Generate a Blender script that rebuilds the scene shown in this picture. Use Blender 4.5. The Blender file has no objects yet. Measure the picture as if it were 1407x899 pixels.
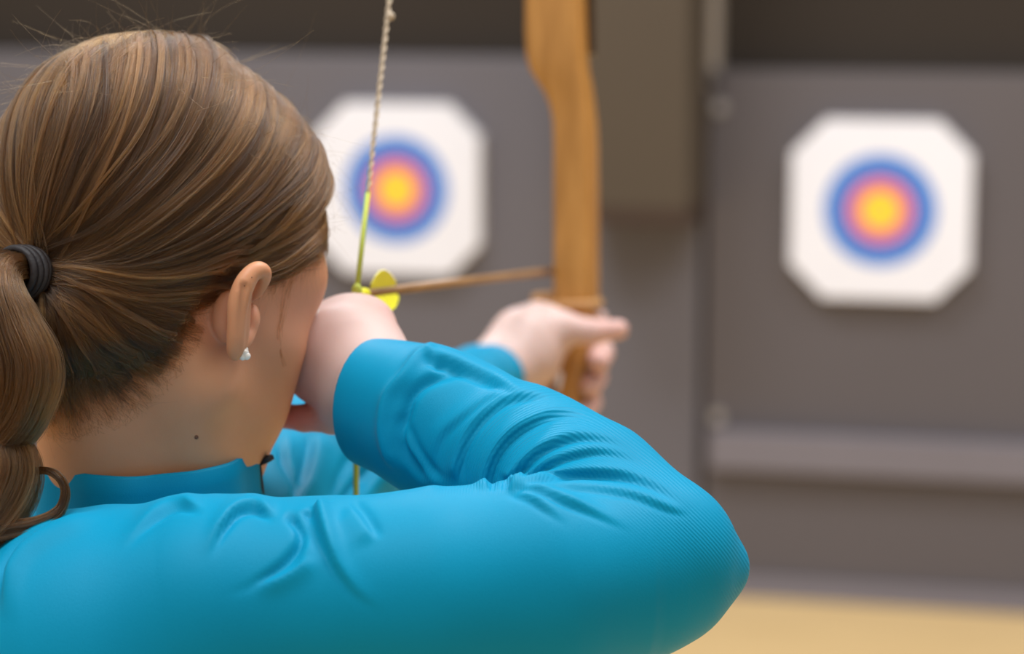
import bpy, bmesh, math, random
import numpy as np

import time as _t; T00 = _t.time()
random.seed(7); RNG = np.random.default_rng(7)
scene = bpy.context.scene

# ------------------------------------------------------------------ camera
W, H = 1407, 899
FPX = 3322.0
CAM = np.array((0.0, 0.0, 1.75))
YAW = math.radians(13.8)                              # the lane runs along +Y, the camera looks a little left of it
PITCH = math.radians(8.7)
LANE_L = np.array((-math.sin(YAW), math.cos(YAW), 0.0))   # level heading of the camera
C_R = np.array((math.cos(YAW), math.sin(YAW), 0.0))
C_F = LANE_L * math.cos(PITCH) + np.array((0, 0, -math.sin(PITCH)))
C_U = LANE_L * math.sin(PITCH) + np.array((0, 0, math.cos(PITCH)))
CX, CY = W / 2, H / 2

cam_d = bpy.data.cameras.new('camera')
cam_d.sensor_width = 36.0
cam_d.lens = 36.0 * FPX / W
cam_d.clip_start = 0.05
cam_d.dof.use_dof = True
cam_d.dof.focus_distance = 1.340
cam_d.dof.aperture_fstop = cam_d.lens / 1000 / 0.0185
cam = bpy.data.objects.new('camera', cam_d)
scene.collection.objects.link(cam)
from mathutils import Matrix, Vector
cam.matrix_world = Matrix(((C_R[0], C_U[0], -C_F[0], CAM[0]),
                           (C_R[1], C_U[1], -C_F[1], CAM[1]),
                           (C_R[2], C_U[2], -C_F[2], CAM[2]),
                           (0, 0, 0, 1)))
scene.camera = cam

# ------------------------------------------------------------------ world, lights, exposure
scene.view_settings.view_transform = 'Standard'
scene.view_settings.look = 'None'
scene.view_settings.gamma = 1.0
scene.view_settings.use_curve_mapping = False
scene.view_settings.exposure = 0.0

world = bpy.data.worlds.new('hall_ambient')
scene.world = world
world.use_nodes = True
world.node_tree.nodes['Background'].inputs[0].default_value = (1.0, 0.93, 0.87, 1)
world.node_tree.nodes['Background'].inputs[1].default_value = 0.58

def area_light(x, y, z, sx, sy, power, col):
    ld = bpy.data.lights.new('ceiling_panel_light', 'AREA')
    ld.shape = 'RECTANGLE'; ld.size = sx; ld.size_y = sy
    ld.energy = power; ld.color = col
    o = bpy.data.objects.new('ceiling_panel_light', ld)
    o.location = (x, y, z)
    scene.collection.objects.link(o)
    return o
COOL = (0.93, 0.955, 1.0)
area_light(0.3, 2.5, 4.2, 1.2, 1.2, 98, COOL)
area_light(-1.0, 0.6, 4.2, 1.2, 1.2, 58, COOL)
area_light(-2.0, 4.6, 4.2, 1.4, 0.8, 86, COOL)
area_light(1.6, 4.4, 4.2, 1.4, 0.8, 46, COOL)

# ------------------------------------------------------------------ helpers
def P(px, py, d):
    return CAM + d * (C_F + C_R * ((px - CX) / FPX) - C_U * ((py - CY) / FPX))

def project(p):
    v = np.asarray(p) - CAM
    d = v @ C_F
    return CX + FPX * (v @ C_R) / d, CY - FPX * (v @ C_U) / d, d

def new_obj(name, me, mat=None, parent=None):
    o = bpy.data.objects.new(name, me)
    scene.collection.objects.link(o)
    if mat is not None:
        me.materials.append(mat)
    if parent is not None:
        o.parent = parent
        o.matrix_parent_inverse = parent.matrix_basis.inverted()
    return o

def tag(o, label, cat, group=None, kind=None):
    if label: o['label'] = label
    if cat: o['category'] = cat
    if group: o['group'] = group
    if kind: o['kind'] = kind
    return o

def empty(name, loc, label, cat):
    o = bpy.data.objects.new(name, None)
    o.empty_display_size = 0.1
    o.location = loc
    scene.collection.objects.link(o)
    return tag(o, label, cat)

def py_mesh(name, verts, faces, smooth=True):
    me = bpy.data.meshes.new(name)
    verts = np.asarray(verts, dtype=np.float32); faces = np.asarray(faces)
    if faces.ndim == 2:
        k = faces.shape[1]
        me.vertices.add(len(verts)); me.vertices.foreach_set('co', verts.ravel())
        me.loops.add(faces.size); me.loops.foreach_set('vertex_index', faces.astype(np.int32).ravel())
        me.polygons.add(len(faces))
        me.polygons.foreach_set('loop_start', (np.arange(len(faces)) * k).astype(np.int32))
        me.update(calc_edges=True)
    else:
        me.from_pydata([tuple(v) for v in verts], [], [tuple(f) for f in faces]); me.update()
    me.polygons.foreach_set('use_smooth', np.full(len(me.polygons), smooth))
    return me

def sweep(path, radii, n=12, cap=True, squash=None, up=None):
    """tube mesh along a path; squash = (a,b) cross-section scale"""
    path = np.asarray(path, float); m = len(path)
    radii = np.broadcast_to(np.asarray(radii, float), (m,))
    t = np.gradient(path, axis=0); t /= np.linalg.norm(t, axis=1)[:, None]
    ref = np.array(up if up is not None else (0, 0, 1.0))
    if abs(t[0] @ ref) > 0.95: ref = np.array((1.0, 0, 0))
    a = ref - (ref @ t[0]) * t[0]; a /= np.linalg.norm(a)
    V = []
    for i in range(m):
        a = a - (a @ t[i]) * t[i]; a /= np.linalg.norm(a)
        b = np.cross(t[i], a)
        sa, sb = squash if squash else (1, 1)
        for k in range(n):
            w = 2 * math.pi * k / n
            V.append(path[i] + radii[i] * (math.cos(w) * sa * a + math.sin(w) * sb * b))
    Fc = []
    for i in range(m - 1):
        for k in range(n):
            k2 = (k + 1) % n
            Fc.append((i * n + k, i * n + k2, (i + 1) * n + k2, (i + 1) * n + k))
    if cap:
        c0 = len(V); V.append(path[0]); c1 = len(V); V.append(path[-1])
        for k in range(n):
            k2 = (k + 1) % n
            Fc.append((c0, k2, k)); Fc.append((c1, (m - 1) * n + k, (m - 1) * n + k2))
    return V, Fc

def mesh_list(name, V, Fc, smooth=True):
    me = bpy.data.meshes.new(name)
    me.from_pydata([tuple(map(float, v)) for v in V], [], [tuple(map(int, f)) for f in Fc])
    me.update()
    me.polygons.foreach_set('use_smooth', np.full(len(me.polygons), smooth))
    return me

def box_mesh(name, size, bevel=0.0, seg=2):
    bm = bmesh.new()
    bmesh.ops.create_cube(bm, size=1.0)
    bmesh.ops.scale(bm, vec=size, verts=bm.verts)
    if bevel > 0:
        bmesh.ops.bevel(bm, geom=bm.edges[:], offset=bevel, segments=seg, affect='EDGES', profile=0.5)
    me = bpy.data.meshes.new(name); bm.to_mesh(me); bm.free()
    return me

def catmull(pts, n):
    pts = np.asarray(pts, float)
    ext = np.vstack([2 * pts[0] - pts[1], pts, 2 * pts[-1] - pts[-2]])
    out = []
    segs = len(pts) - 1
    for q in np.linspace(0, segs, n):
        i = min(int(q), segs - 1); u = q - i
        p0, p1, p2, p3 = ext[i:i + 4]
        out.append(0.5 * ((2 * p1) + (-p0 + p2) * u + (2 * p0 - 5 * p1 + 4 * p2 - p3) * u * u + (-p0 + 3 * p1 - 3 * p2 + p3) * u ** 3))
    return np.array(out)

# ------------------------------------------------------------------ materials
def mat_new(name):
    m = bpy.data.materials.new(name); m.use_nodes = True
    nt = m.node_tree
    return m, nt, nt.nodes['Principled BSDF']

def simple(name, col, rough=0.6, noise=0.0, scale=30, metallic=0.0, bump=0.0, spec=0.5):
    m, nt, b = mat_new(name)
    b.inputs['Base Color'].default_value = (*col, 1)
    b.inputs['Roughness'].default_value = rough
    b.inputs['Metallic'].default_value = metallic
    b.inputs['Specular IOR Level'].default_value = spec
    if noise or bump:
        tc = nt.nodes.new('ShaderNodeTexCoord')
        n = nt.nodes.new('ShaderNodeTexNoise'); n.inputs['Scale'].default_value = scale; n.inputs['Detail'].default_value = 5
        nt.links.new(tc.outputs['Object'], n.inputs['Vector'])
        if noise:
            mx = nt.nodes.new('ShaderNodeMix'); mx.data_type = 'RGBA'
            mx.inputs[6].default_value = (*[c * (1 - noise) for c in col], 1)
            mx.inputs[7].default_value = (*[min(1, c * (1 + noise)) for c in col], 1)
            nt.links.new(n.outputs['Fac'], mx.inputs[0])
            nt.links.new(mx.outputs[2], b.inputs['Base Color'])
        if bump:
            bp = nt.nodes.new('ShaderNodeBump'); bp.inputs['Strength'].default_value = bump; bp.inputs['Distance'].default_value = 0.002
            nt.links.new(n.outputs['Fac'], bp.inputs['Height']); nt.links.new(bp.outputs['Normal'], b.inputs['Normal'])
    return m

def wood_mat(name, c1, c2, scale=(60, 60, 6), rough=0.45):
    m, nt, b = mat_new(name)
    tc = nt.nodes.new('ShaderNodeTexCoord'); mp = nt.nodes.new('ShaderNodeMapping')
    mp.inputs['Scale'].default_value = scale
    n = nt.nodes.new('ShaderNodeTexNoise'); n.inputs['Scale'].default_value = 1.0; n.inputs['Detail'].default_value = 6
    n.inputs['Distortion'].default_value = 0.6
    cr = nt.nodes.new('ShaderNodeValToRGB')
    cr.color_ramp.elements[0].position = 0.3; cr.color_ramp.elements[0].color = (*c1, 1)
    cr.color_ramp.elements[1].position = 0.7; cr.color_ramp.elements[1].color = (*c2, 1)
    nt.links.new(tc.outputs['Object'], mp.inputs['Vector']); nt.links.new(mp.outputs['Vector'], n.inputs['Vector'])
    nt.links.new(n.outputs['Fac'], cr.inputs['Fac']); nt.links.new(cr.outputs['Color'], b.inputs['Base Color'])
    b.inputs['Roughness'].default_value = rough
    return m

M_floor = wood_mat('varnished_floor', (0.76, 0.52, 0.235), (0.88, 0.62, 0.29), (3, 40, 1), 0.35)
M_wall = simple('grey_wall', (0.115, 0.102, 0.107), 0.85, 0.10, 1.3, bump=0.2)
M_board = simple('grey_foam_board', (0.142, 0.133, 0.148), 0.9, 0.08, 1.7, bump=0.2)
M_upper = simple('dark_upper_wall', (0.031, 0.022, 0.015), 0.9, 0.15, 1.0)
M_rail = simple('lavender_grey_rail', (0.19, 0.175, 0.20), 0.7, 0.08, 6)
M_duct = simple('olive_brown_panel', (0.076, 0.056, 0.036), 0.8, 0.06, 3)
M_duct_edge = simple('dark_brown_edge', (0.05, 0.028, 0.018), 0.8, 0.1, 10)
M_post = simple('cream_post', (0.36, 0.31, 0.26), 0.7, 0.06, 6)
M_bolt = simple('zinc_bolt', (0.45, 0.42, 0.40), 0.45, 0.0, metallic=0.3)
M_paper = simple('white_target_paper', (0.85, 0.86, 0.93), 0.8, 0.03, 12)
M_blue = simple('target_blue_print', (0.055, 0.215, 0.66), 0.75, 0.03, 12)
M_red = simple('target_red_print', (0.80, 0.15, 0.24), 0.75, 0.03, 12)
M_gold = simple('target_gold_print', (1.0, 0.66, 0.04), 0.75, 0.03, 12)
M_foam = simple('target_foam_edge', (0.75, 0.72, 0.72), 0.9, 0.05, 20)

# ------------------------------------------------------------------ the hall
WN = np.array((0.0, 1.0, 0.0))      # into the wall
WT = np.array((1.0, 0.0, 0.0))      # along the wall, to the right
def floor_hit(px, py):
    v = P(px, py, 1.0) - CAM
    return CAM + v * (-CAM[2] / v[2])
W0 = floor_hit(1200, 830)
def wall_hit(px, py, off=0.0):
    """point where the sight line meets the wall plane moved off metres into the room -> (along, height)"""
    v = P(px, py, 1.0) - CAM
    q0 = W0 - WN * off
    t = ((q0 - CAM) @ WN) / (v @ WN)
    q = CAM + v * t
    return float((q - W0) @ WT), float(q[2])
def on_wall(o, along, z, off):
    p = W0 + WT * along - WN * off
    o.location = (p[0], p[1], z)

def wall_box(name, a0, a1, z0, z1, o0, o1, mat, parent=None, bevel=0.004):
    me = box_mesh(name, (a1 - a0, o1 - o0, z1 - z0), bevel)
    o = new_obj(name, me, mat)
    on_wall(o, (a0 + a1) / 2, (z0 + z1) / 2, (o0 + o1) / 2)
    if parent is not None:
        bpy.context.view_layer.update()
        o.parent = parent; o.matrix_parent_inverse = parent.matrix_basis.inverted()
    return o

fl = new_obj('floor', py_mesh('floor', [(-14, -6, 0), (14, -6, 0), (14, 8, 0), (-14, 8, 0)], np.array([[0, 1, 2, 3]]), False), M_floor)
tag(fl, 'pale golden varnished sports hall floor', 'floor', kind='structure')

wb = wall_box('wall_back', -16, 10, 0, 4.6, -0.30, -0.10, M_upper)
tag(wb, 'dark brown upper wall behind the target boards', 'wall', kind='structure')

z_top = wall_hit(1190, 99, 0)[1]
a_l = wall_hit(970, 450)[0]
a_g = wall_hit(961, 450)[0]
z_topl = wall_hit(640, 78, 0)[1]
br = wall_box('wall_right', a_l, 9.0, 0.0, z_top, -0.10, 0.0, M_wall)
tag(br, 'grey target backstop board behind the right hand target', 'wall', kind='structure')
bl = wall_box('wall_left', -15.0, a_g, 0.0, z_topl, -0.10, 0.0, M_board)
tag(bl, 'lighter grey target backstop board behind the left target', 'wall', kind='structure')
zr0 = wall_hit(985, 640, 0)[1]; zr1 = wall_hit(985, 588, 0)[1]
tr = wall_box('trim_1', a_l + 0.02, 9.0, zr0, zr1, 0.0, 0.05, M_rail)
tag(tr, 'lavender grey horizontal rail across the right backstop', 'rail', kind='structure')
bb = wall_box('baseboard_back', a_l, 9.0, 0.0, 0.06, 0.0, 0.02, M_rail)
tag(bb, 'bluish grey strip along the foot of the right backstop', 'baseboard', kind='structure')
# bolts in the right backstop
for (bx, by) in ((989, 148), (986, 573)):
    a, z = wall_hit(bx, by)
    bm = bmesh.new()
    bmesh.ops.create_cone(bm, cap_ends=True, segments=6, radius1=0.020, radius2=0.016, depth=0.02)
    bmesh.ops.rotate(bm, verts=bm.verts, cent=(0, 0, 0), matrix=Matrix.Rotation(math.pi / 2, 3, 'X'))
    me = bpy.data.meshes.new('bolt'); bm.to_mesh(me); bm.free()
    o = new_obj('bolt', me, M_bolt); on_wall(o, a, z, 0.01)
    bpy.context.view_layer.update()
    o.parent = br; o.matrix_parent_inverse = br.matrix_basis.inverted()
# hanging olive panel and the cream post right of it
d_off = 0.30
a0 = wall_hit(790, 200, d_off)[0]; a1 = wall_hit(947, 200, d_off)[0]
zb = wall_hit(880, 308, d_off)[1]
duct = wall_box('duct', a0, a1, zb + 0.04, 4.4, 0.01, d_off, M_duct)
tag(duct, 'olive brown boxed duct hanging in front of the backstop behind the bow', 'duct')
de = wall_box('bottom_edge', a0, a1, zb, zb + 0.04, 0.01, d_off, M_duct_edge, duct)
p0 = wall_hit(948, 60)[0]; p1 = wall_hit(985, 60)[0]
zp = wall_hit(965, 108)[1]
post = wall_box('post', p0, p1, zp, 4.4, -0.099, -0.01, M_post)
tag(post, 'cream painted post beside the olive duct at the top', 'post')
wall_box('foot_plate', p0 - 0.02, p1 + 0.02, zp - 0.03, zp, -0.099, 0.0, M_post, post)

# targets
def octagon(hw, hh, cut):
    return [(-hw + cut, -hh), (hw - cut, -hh), (hw, -hh + cut), (hw, hh - cut), (hw - cut, hh), (-hw + cut, hh), (-hw, hh - cut), (-hw, -hh + cut)]
def target(px, py, label):
    a, z = wall_hit(px, py, 0.08)
    root = empty('archery_target', (0, 0, 0), label, 'target')
    root['group'] = 'paper archery targets on the backstop'
    p = W0 + WT * a
    root.location = (p[0], p[1] - 0.001, z)
    s = S_T
    def slab(name, pts, y0, y1, mat):
        n = len(pts); V = [(x, y0, zz) for x, zz in pts] + [(x, y1, zz) for x, zz in pts]
        Fc = [tuple(range(n)), tuple(range(2 * n - 1, n - 1, -1))] + [(i, i + n, (i + 1) % n + n, (i + 1) % n) for i in range(n)]
        o = new_obj(name, mesh_list(name, V, Fc, False), mat); o.parent = root
        return o
    slab('foam_backing', octagon(0.505 * s, 0.505 * s, 0.19 * s), 0.0, -0.045, M_foam)
    slab('paper_face', octagon(0.5 * s, 0.5 * s, 0.185 * s), -0.0451, -0.048, M_paper)
    def ring(name, r0, r1, y, mat):
        n = 64; V = []; Fc = []
        for i in range(n):
            w = 2 * math.pi * i / n
            for r in (r0, r1):
                V.append((r * math.cos(w), y, r * math.sin(w)))
        for i in range(n):
            j = (i + 1) % n
            Fc.append((2 * i, 2 * i + 1, 2 * j + 1, 2 * j))
        o = new_obj(name, mesh_list(name, V, Fc, False), mat); o.parent = root
    R = 0.315 * s
    for k, (nm, m) in enumerate((('gold_zone', M_gold), ('red_zone', M_red), ('blue_zone', M_blue))):
        for h in range(2):
            q0, q1 = ((0, 0.36), (0.36, 0.60), (0.60, 1.0))[k]
            r0 = R * (q0 + (q1 - q0) * h * 0.5); r1 = R * (q0 + (q1 - q0) * (h + 1) * 0.5) - (0.0008 if h == 0 else 0)
            ring('ring' if h else nm, max(r0, 0.0001), r1, -0.0486, m)
    return root
S_T = 0.472
target(1208, 291, 'white eight sided target with blue, red and gold rings on the right backstop')
target(540, 262, 'white eight sided target with blue, red and gold rings behind the bowstring')

# ------------------------------------------------------------------ implicit-surface modelling
def smin(a, b, k):
    if k <= 0: return np.minimum(a, b)
    h = np.maximum(k - np.abs(a - b), 0)
    return np.minimum(a, b) - h * h * (0.25 / k)
def smax(a, b, k): return -smin(-a, -b, k)

def cone(a, b, ra, rb):
    a = np.asarray(a, np.float32); b = np.asarray(b, np.float32)
    ab = b - a; L2 = float(ab @ ab) + 1e-12
    def f(p):
        t = np.clip(((p - a) @ ab) / L2, 0, 1)
        q = p - a - t[:, None] * ab
        return np.sqrt(np.einsum('ij,ij->i', q, q)) - (ra + (rb - ra) * t)
    f.cone = (a, b, ra, rb)
    return f
def ellipsoid(c, r, ax=None):
    c = np.asarray(c, np.float32); r = np.asarray(r, np.float32)
    A = None if ax is None else np.asarray(ax, np.float32)      # rows = axes
    def f(p):
        q = p - c
        if A is not None: q = q @ A.T
        u = q / r; w = u / r
        k0 = np.sqrt(np.einsum('ij,ij->i', u, u)) + 1e-6; k1 = np.sqrt(np.einsum('ij,ij->i', w, w)) + 1e-6
        return k0 * (k0 - 1) / k1
    return f
class Blob:
    def __init__(self): self.p = []; self.post = None
    def add(self, f, k=0.01): self.p.append((f, k)); return self
    def chain(self, pts, k=0.01, kin=None):
        """pts = [(xyz, r)...]"""
        for (a, ra), (b, rb) in zip(pts[:-1], pts[1:]):
            self.add(cone(a, b, ra, rb), k if kin is None or (a is pts[0][0]) else kin)
        return self
    def __call__(self, p):
        p = np.asarray(p, np.float32)
        n = len(p)
        out = np.empty(n, np.float32)
        CH = 2187
        st = np.arange(0, n, CH)
        cs, Rs = [], []
        for i in st:
            q = p[i:i + CH]; c = (q.min(0) + q.max(0)) / 2
            cs.append(c); Rs.append(np.sqrt(((q - c) ** 2).sum(1).max()))
        cs = np.array(cs, np.float32); Rs = np.array(Rs)
        vals = np.stack([f(cs) for f, k in self.p])              # prims x chunks
        lim = vals.min(0) + 2.1 * Rs + 0.012
        ks = np.array([k for f, k in self.p])[:, None]
        use = vals - ks <= lim[None]
        isc = np.array([hasattr(f, 'cone') for f, k in self.p])
        for j, i in enumerate(st):
            q = p[i:i + CH]; d = None
            ids = np.nonzero(use[:, j])[0]
            ci = [x for x in ids if isc[x]]
            E = {}
            if ci:
                A = np.array([self.p[x][0].cone[0] for x in ci], np.float32) - cs[j]
                AB = np.array([self.p[x][0].cone[1] for x in ci], np.float32) - cs[j] - A
                ra = np.array([self.p[x][0].cone[2] for x in ci], np.float32); rb = np.array([self.p[x][0].cone[3] for x in ci], np.float32)
                L2 = (AB * AB).sum(1) + 1e-12
                qc = q - cs[j]
                da = A @ qc.T; db = AB @ qc.T                       # K x n
                w = db - (A * AB).sum(1)[:, None]                   # (p-a).ab
                t = w / L2[:, None]; np.clip(t, 0, 1, out=t)
                d2 = (qc * qc).sum(1)[None] - 2 * da + (A * A).sum(1)[:, None] - 2 * t * w + t * t * L2[:, None]
                D = np.sqrt(np.maximum(d2, 0)) - ra[:, None] - (rb - ra)[:, None] * t
                E = {x: D[r] for r, x in enumerate(ci)}
            for pi in ids:
                f, k = self.p[pi]
                e = E[pi] if pi in E else f(q)
                d = e if d is None else smin(d, e, k)
            out[i:i + CH] = d
        if self.post is not None: out = self.post(p, out)
        return out

def grad(f, p, e=0.0006):
    K = np.array(((1, -1, -1), (-1, -1, 1), (-1, 1, -1), (1, 1, 1)), np.float32)
    g = np.zeros_like(p)
    for k in K: g += k * f(p + e * k)[:, None]
    g /= 4 * e
    return g

def polygonise(f, lo, hi, h, B=8, slack=2.6, newton=2):
    lo = np.asarray(lo, float); hi = np.asarray(hi, float)
    s = B * h
    nb = np.ceil((hi - lo) / s).astype(int)
    gi = np.stack(np.meshgrid(*[np.arange(n) for n in nb], indexing='ij'), -1).reshape(-1, 3)
    cen = (lo + (gi + 0.5) * s).astype(np.float32)
    d = f(cen)
    gi = gi[np.abs(d) < s * 0.87 * slack]
    r = np.arange(B + 1)
    off = np.stack(np.meshgrid(r, r, r, indexing='ij'), -1).reshape(-1, 3)
    nfine = nb * B + 2
    vals = np.empty((len(gi), (B + 1) ** 3), np.float32)
    for i in range(0, len(gi), 24):
        pts = (lo + (gi[i:i + 24, None, :] * B + off[None]) * h).reshape(-1, 3).astype(np.float32)
        vals[i:i + 24] = f(pts).reshape(-1, (B + 1) ** 3)
    G = vals.reshape(-1, B + 1, B + 1, B + 1)
    key = lambda ijk: (ijk[..., 0] * nfine[1] + ijk[..., 1]) * nfine[2] + ijk[..., 2]
    # cells
    cs = [G[:, a:a + B, b:b + B, c:c + B] for a in (0, 1) for b in (0, 1) for c in (0, 1)]
    neg = sum((c < 0).astype(np.int8) for c in cs)
    act = (neg > 0) & (neg < 8)
    bi, x, y, z = np.nonzero(act)
    cell = gi[bi] * B + np.stack((x, y, z), -1)
    cv = np.stack([c[bi, x, y, z] for c in cs], -1)
    corner = np.array([(a, b, c) for a in (0, 1) for b in (0, 1) for c in (0, 1)], float)
    acc = np.zeros((len(cell), 3)); cnt = np.zeros(len(cell))
    for i in range(8):
        for j in range(i + 1, 8):
            if np.abs(corner[i] - corner[j]).sum() == 1:
                m = (cv[:, i] < 0) != (cv[:, j] < 0)
                t = cv[m, i] / (cv[m, i] - cv[m, j])
                acc[m] += corner[i] + t[:, None] * (corner[j] - corner[i]); cnt[m] += 1
    V = lo + (cell + acc / cnt[:, None]) * h
    kk = key(cell); order = np.argsort(kk); kk = kk[order]
    faces = []
    for ax in range(3):
        sl0 = [slice(None), slice(0, B), slice(0, B), slice(0, B)]
        sl1 = list(sl0); sl1[ax + 1] = slice(1, B + 1)
        v0 = G[tuple(sl0)]; v1 = G[tuple(sl1)]
        bi, x, y, z = np.nonzero((v0 < 0) != (v1 < 0))
        inside = v0[bi, x, y, z] < 0
        e = gi[bi] * B + np.stack((x, y, z), -1)
        b1, b2 = [(1, 2), (2, 0), (0, 1)][ax]
        ids = []
        ok = np.ones(len(e), bool)
        for o1, o2 in ((-1, -1), (0, -1), (0, 0), (-1, 0)):
            c = e.copy(); c[:, b1] += o1; c[:, b2] += o2
            ok &= (c >= 0).all(1)
            q = key(c); pos = np.clip(np.searchsorted(kk, q), 0, len(kk) - 1)
            ok &= kk[pos] == q
            ids.append(order[pos])
        q = np.stack(ids, -1)
        q = np.where(inside[:, None], q, q[:, ::-1])
        faces.append(q[ok])
    Fc = np.concatenate(faces)
    V = V.astype(np.float32)
    for _ in range(newton):
        g = grad(f, V); dd = f(V)
        st = dd / np.maximum((g * g).sum(1), 0.2)
        st = np.clip(st, -h, h)
        V = V - st[:, None] * g
    return V, Fc

def PR(px, py, d, rpx):
    return (P(px, py, d), rpx * d / FPX)

# ------------------------------------------------------------------ head frame
PHI = math.radians(47)
HF = C_F * math.cos(PHI) + C_R * math.sin(PHI)
HR = C_R * math.cos(PHI) - C_F * math.sin(PHI)
HU = C_U
TILT = math.radians(14)                 # head bowed a little towards the string
HF, HU = HF * math.cos(TILT) - HU * math.sin(TILT), HU * math.cos(TILT) + HF * math.sin(TILT)
HC = P(228, 430, 1.45)
HM = np.stack((HR, HF, HU))            # world -> local rows
def to_local(p): return ((np.asarray(p) - HC) @ HM.T).astype(np.float32)
def to_world(q): return HC + np.asarray(q) @ HM
def hl(x, y, z): return to_world((x, y, z))

head = Blob()      # in world coordinates; parts given head-local
def HE(c, r, k, ): head.add(ellipsoid(hl(*c), r, HM), k)
HE((0, -0.010, 0.052), (0.073, 0.097, 0.0875), 0.0)
HE((0, 0.021, -0.008), (0.062, 0.068, 0.085), 0.03)
for sx in (1, -1):
    HE((sx * 0.044, 0.041, -0.010), (0.018, 0.022, 0.020), 0.025)                 # cheekbone
    HE((sx * 0.036, 0.053, 0.036), (0.024, 0.018, 0.014), 0.03)                  # brow side
    head.add(cone(hl(sx * 0.054, 0.004, -0.045), hl(sx * 0.012, 0.058, -0.071), 0.016, 0.014), 0.025)   # jaw
    HE((sx * 0.034, 0.044, -0.045), (0.022, 0.026, 0.030), 0.02)                  # cheek
head.add(cone(hl(-0.010, 0.062, -0.072), hl(0.010, 0.062, -0.072), 0.014, 0.014), 0.015)
head.add(cone(hl(0, 0.090, 0.030), hl(0, 0.104, -0.010), 0.007, 0.0095), 0.014)   # nose
for sx in (1, -1):
    head.add(cone(hl(sx * 0.010, 0.094, -0.016), hl(sx * 0.011, 0.090, -0.018), 0.007, 0.006), 0.008)
head.add(cone(hl(-0.016, 0.080, -0.036), hl(0.016, 0.080, -0.036), 0.005, 0.005), 0.010)
head.add(cone(hl(-0.014, 0.078, -0.045), hl(0.014, 0.078, -0.045), 0.0058, 0.0058), 0.008)
# neck
head.chain([(hl(0, -0.022, -0.02), 0.052), (P(205, 640, 1.455), 0.052), (P(200, 740, 1.465), 0.056)], 0.03)
head.add(cone(hl(0.048, -0.026, -0.035), P(288, 664, 1.428), 0.015, 0.013), 0.020)      # neck muscle
head.add(cone(hl(0.020, -0.070, -0.030), P(140, 700, 1.425), 0.026, 0.030), 0.03)
def eye_sockets(p, d):
    for sx in (1, -1):
        s = ellipsoid(hl(sx * 0.031, 0.096, 0.018), (0.017, 0.014, 0.011), HM)(p)
        d = smax(d, -s, 0.012)
    m = cone(hl(-0.02, 0.088, -0.0405), hl(0.02, 0.088, -0.0405), 0.0025, 0.0025)(p)
    return smax(d, -m, 0.004)
head.post = eye_sockets

# right ear, seen from behind
ear = Blob()
def ear_chain(pts, k, mir=False):
    out = []
    for px, py, d, r in pts:
        q = P(px, py, d); rr = r * d / FPX
        if mir:
            l = to_local(q[None])[0].astype(float); l[0] *= -1; q = to_world(l)
        out.append((q, rr))
    arr = catmull(np.array([np.append(q, r) for q, r in out]), len(out) * 3)
    ear.chain([(a[:3], a[3]) for a in arr], k)
E0 = 0.000
for mir in (False, True):
    ear_chain([(345, 407, 1.404, 5), (354, 401, 1.397, 5.5), (362.5, 386, 1.390, 6), (363, 374, 1.386, 7), (354, 370.5, 1.382, 8.5),
               (343, 379, 1.379, 10), (334, 395, 1.377, 12), (327, 418, 1.377, 12), (325, 446, 1.378, 10.5), (324, 468, 1.380, 10), (323, 487, 1.383, 9)], 0.003, mir)
    ear_chain([(339, 394, 1.386, 7), (336, 415, 1.383, 7.5), (335, 440, 1.382, 7), (333, 462, 1.384, 7), (330, 480, 1.386, 7)], 0.0025, mir)
    ear_chain([(313, 404, 1.396, 11), (309, 425, 1.393, 12.5), (309, 445, 1.393, 12), (315, 462, 1.394, 8)], 0.005, mir)
    ear_chain([(330, 385, 1.398, 10), (325, 420, 1.395, 10), (325, 455, 1.394, 9)], 0.004, mir)
    ear_chain([(345, 425, 1.404, 8), (347, 440, 1.401, 7.5), (342, 456, 1.399, 7), (338, 466, 1.395, 7), (331, 476, 1.391, 7)], 0.003, mir)
ear_groove = cone(P(335, 394, 1.3718), P(331, 458, 1.3722), 4.2 * 1.375 / FPX, 4.0 * 1.375 / FPX)

def head_full(p):
    return smax(smin(head(p), ear(p), 0.003), -ear_groove(p), 0.0025)

def bbox_of(pts, pad):
    a = np.array(pts); return a.min(0) - pad, a.max(0) + pad

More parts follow.
